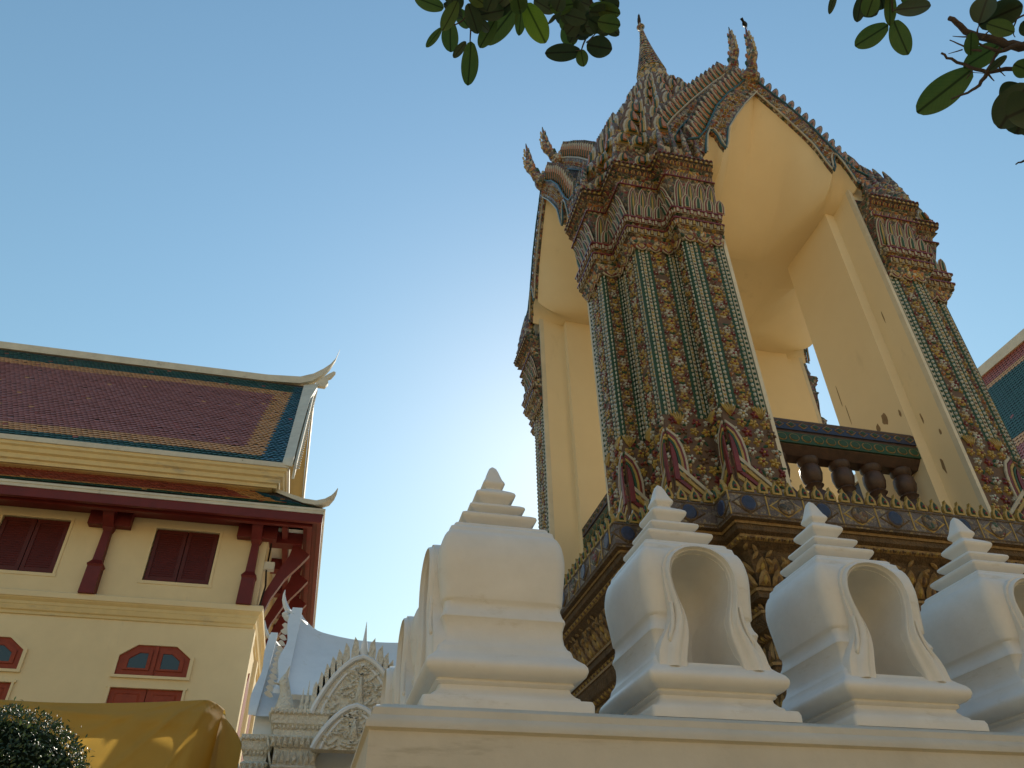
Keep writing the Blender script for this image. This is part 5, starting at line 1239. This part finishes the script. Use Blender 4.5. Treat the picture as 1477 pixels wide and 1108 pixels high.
BR2_L = [((1.340, 0.792, 3.733), (1.405, 0.747, 3.690), 0.048, 'd'), ((1.385, 0.860, 3.794), (1.331, 0.944, 3.801), 0.060, 'm'), ((1.395, 0.846, 3.797), (1.444, 0.893, 3.711), 0.057, 'm'), ((1.269, 0.801, 3.815), (1.288, 0.872, 3.791), 0.034, 'd'), ((1.298, 0.830, 3.878), (1.343, 0.851, 3.817), 0.060, 'd'), ((1.269, 0.773, 3.758), (1.274, 0.830, 3.738), 0.052, 'm'), ((1.355, 0.787, 3.835), (1.376, 0.852, 3.769), 0.037, 'm'), ((1.227, 0.837, 3.890), (1.226, 0.892, 3.848), 0.022, 'd'), ((1.362, 0.769, 3.787), (1.427, 0.776, 3.766), 0.044, 'd'), ((1.323, 0.794, 3.834), (1.359, 0.829, 3.814), 0.049, 'd'), ((1.629, 0.872, 3.667), (1.558, 1.030, 3.661), 0.096, 'm'), ((1.654, 0.781, 3.663), (1.613, 0.875, 3.685), 0.065, 'm'), ((1.548, 0.776, 3.667), (1.575, 0.825, 3.642), 0.037, 'm'), ((1.577, 0.765, 3.700), (1.652, 0.690, 3.699), 0.075, 'd'), ((1.553, 0.750, 3.670), (1.551, 0.689, 3.712), 0.064, 'd'), ((1.554, 0.735, 3.641), (1.593, 0.716, 3.578), 0.044, 'm'), ((1.606, 0.717, 3.707), (1.654, 0.708, 3.679), 0.060, 'd'), ((1.717, 0.836, 3.542), (1.687, 0.892, 3.541), 0.099, 'd'), ((1.686, 0.805, 3.507), (1.658, 0.916, 3.452), 0.107, 'd'), ((1.741, 0.838, 3.530), (1.762, 0.945, 3.494), 0.109, 'd'), ((1.773, 0.824, 3.571), (1.796, 0.944, 3.497), 0.111, 'd'), ((1.653, 0.791, 3.567), (1.696, 0.785, 3.535), 0.049, 'm'), ((1.593, 0.683, 3.575), (1.622, 0.708, 3.562), 0.033, 'd'), ((1.713, 0.833, 3.461), (1.657, 0.885, 3.452), 0.111, 'd'), ((1.597, 0.764, 3.545), (1.596, 0.812, 3.562), 0.024, 'd')]
BR2_T = [([(1.769, 0.706, 3.514), (1.696, 0.734, 3.582), (1.664, 0.756, 3.615), (1.629, 0.775, 3.649), (1.589, 0.789, 3.688), (1.550, 0.791, 3.729), (1.525, 0.789, 3.761)], 0.0172), ([(1.756, 0.681, 3.534), (1.707, 0.755, 3.565), (1.676, 0.807, 3.585), (1.637, 0.848, 3.613), (1.606, 0.860, 3.647), (1.564, 0.868, 3.689), (1.543, 0.869, 3.717)], 0.0083), ([(1.619, 0.839, 3.591), (1.621, 0.878, 3.587), (1.611, 0.907, 3.595), (1.589, 0.943, 3.610)], 0.0064), ([(1.619, 0.839, 3.591), (1.623, 0.810, 3.613), (1.631, 0.781, 3.632)], 0.0064), ([(1.588, 0.803, 3.630), (1.571, 0.815, 3.652), (1.556, 0.819, 3.675), (1.531, 0.824, 3.705)], 0.0039), ([(1.550, 0.788, 3.666), (1.522, 0.807, 3.692)], 0.0025), ([(1.549, 0.821, 3.654), (1.530, 0.847, 3.670)], 0.0022), ([(1.562, 0.773, 3.662), (1.564, 0.757, 3.680)], 0.0029), ([(1.576, 0.777, 3.650), (1.588, 0.761, 3.660), (1.604, 0.755, 3.663)], 0.0029), ([(1.633, 0.690, 3.637), (1.629, 0.708, 3.647), (1.639, 0.736, 3.642), (1.656, 0.749, 3.637)], 0.0029), ([(1.622, 0.720, 3.635), (1.609, 0.728, 3.656)], 0.0025), ([(1.331, 0.735, 3.831), (1.357, 0.797, 3.806), (1.384, 0.839, 3.786)], 0.0049), ([(1.365, 0.814, 3.783), (1.387, 0.805, 3.784)], 0.0025), ([(1.619, 0.839, 3.591), (1.646, 0.851, 3.578)], 0.0034), ([(1.630, 0.807, 3.595), (1.650, 0.826, 3.585), (1.668, 0.832, 3.581)], 0.0025), ([(1.787, 0.941, 3.392), (1.769, 0.971, 3.409), (1.764, 0.993, 3.417)], 0.0049), ([(1.589, 0.848, 3.612), (1.589, 0.876, 3.612), (1.598, 0.862, 3.625), (1.632, 0.853, 3.615)], 0.0020), ([(1.652, 0.750, 3.600), (1.627, 0.790, 3.619), (1.584, 0.797, 3.663)], 0.0074)]
random.seed(21)
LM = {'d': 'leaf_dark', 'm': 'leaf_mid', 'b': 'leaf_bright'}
for nm, LL, TT, lab in (('leafy_branch', BR1_L, BR1_T, 'overhanging branch with broad leaves at top centre, some glowing yellow green'),
                        ('leafy_branch', BR2_L, BR2_T, 'overhanging twiggy branch with long oval leaves in the upper right corner')):
    br = empty(nm, (0, 0, 0), lab, 'branch')
    for pts, r in TT:
        m_ = MB()
        n = len(pts); P3 = []
        for a, b in zip(pts, pts[1:]):
            for k in range(3): P3.append(tuple(Vector(a).lerp(Vector(b), k/3)+Vector([random.uniform(-1, 1)*r*.35 for _ in range(3)])))
        P3.append(pts[-1]); q = len(P3)
        m_.tube(P3, [r*(1-.62*i/(q-1)) for i in range(q)], 'bark', 7)
        m_.build('twig', br, 60)
    for b, t, w_, mt in LL:
        b, t = Vector(b), Vector(t); d = t-b
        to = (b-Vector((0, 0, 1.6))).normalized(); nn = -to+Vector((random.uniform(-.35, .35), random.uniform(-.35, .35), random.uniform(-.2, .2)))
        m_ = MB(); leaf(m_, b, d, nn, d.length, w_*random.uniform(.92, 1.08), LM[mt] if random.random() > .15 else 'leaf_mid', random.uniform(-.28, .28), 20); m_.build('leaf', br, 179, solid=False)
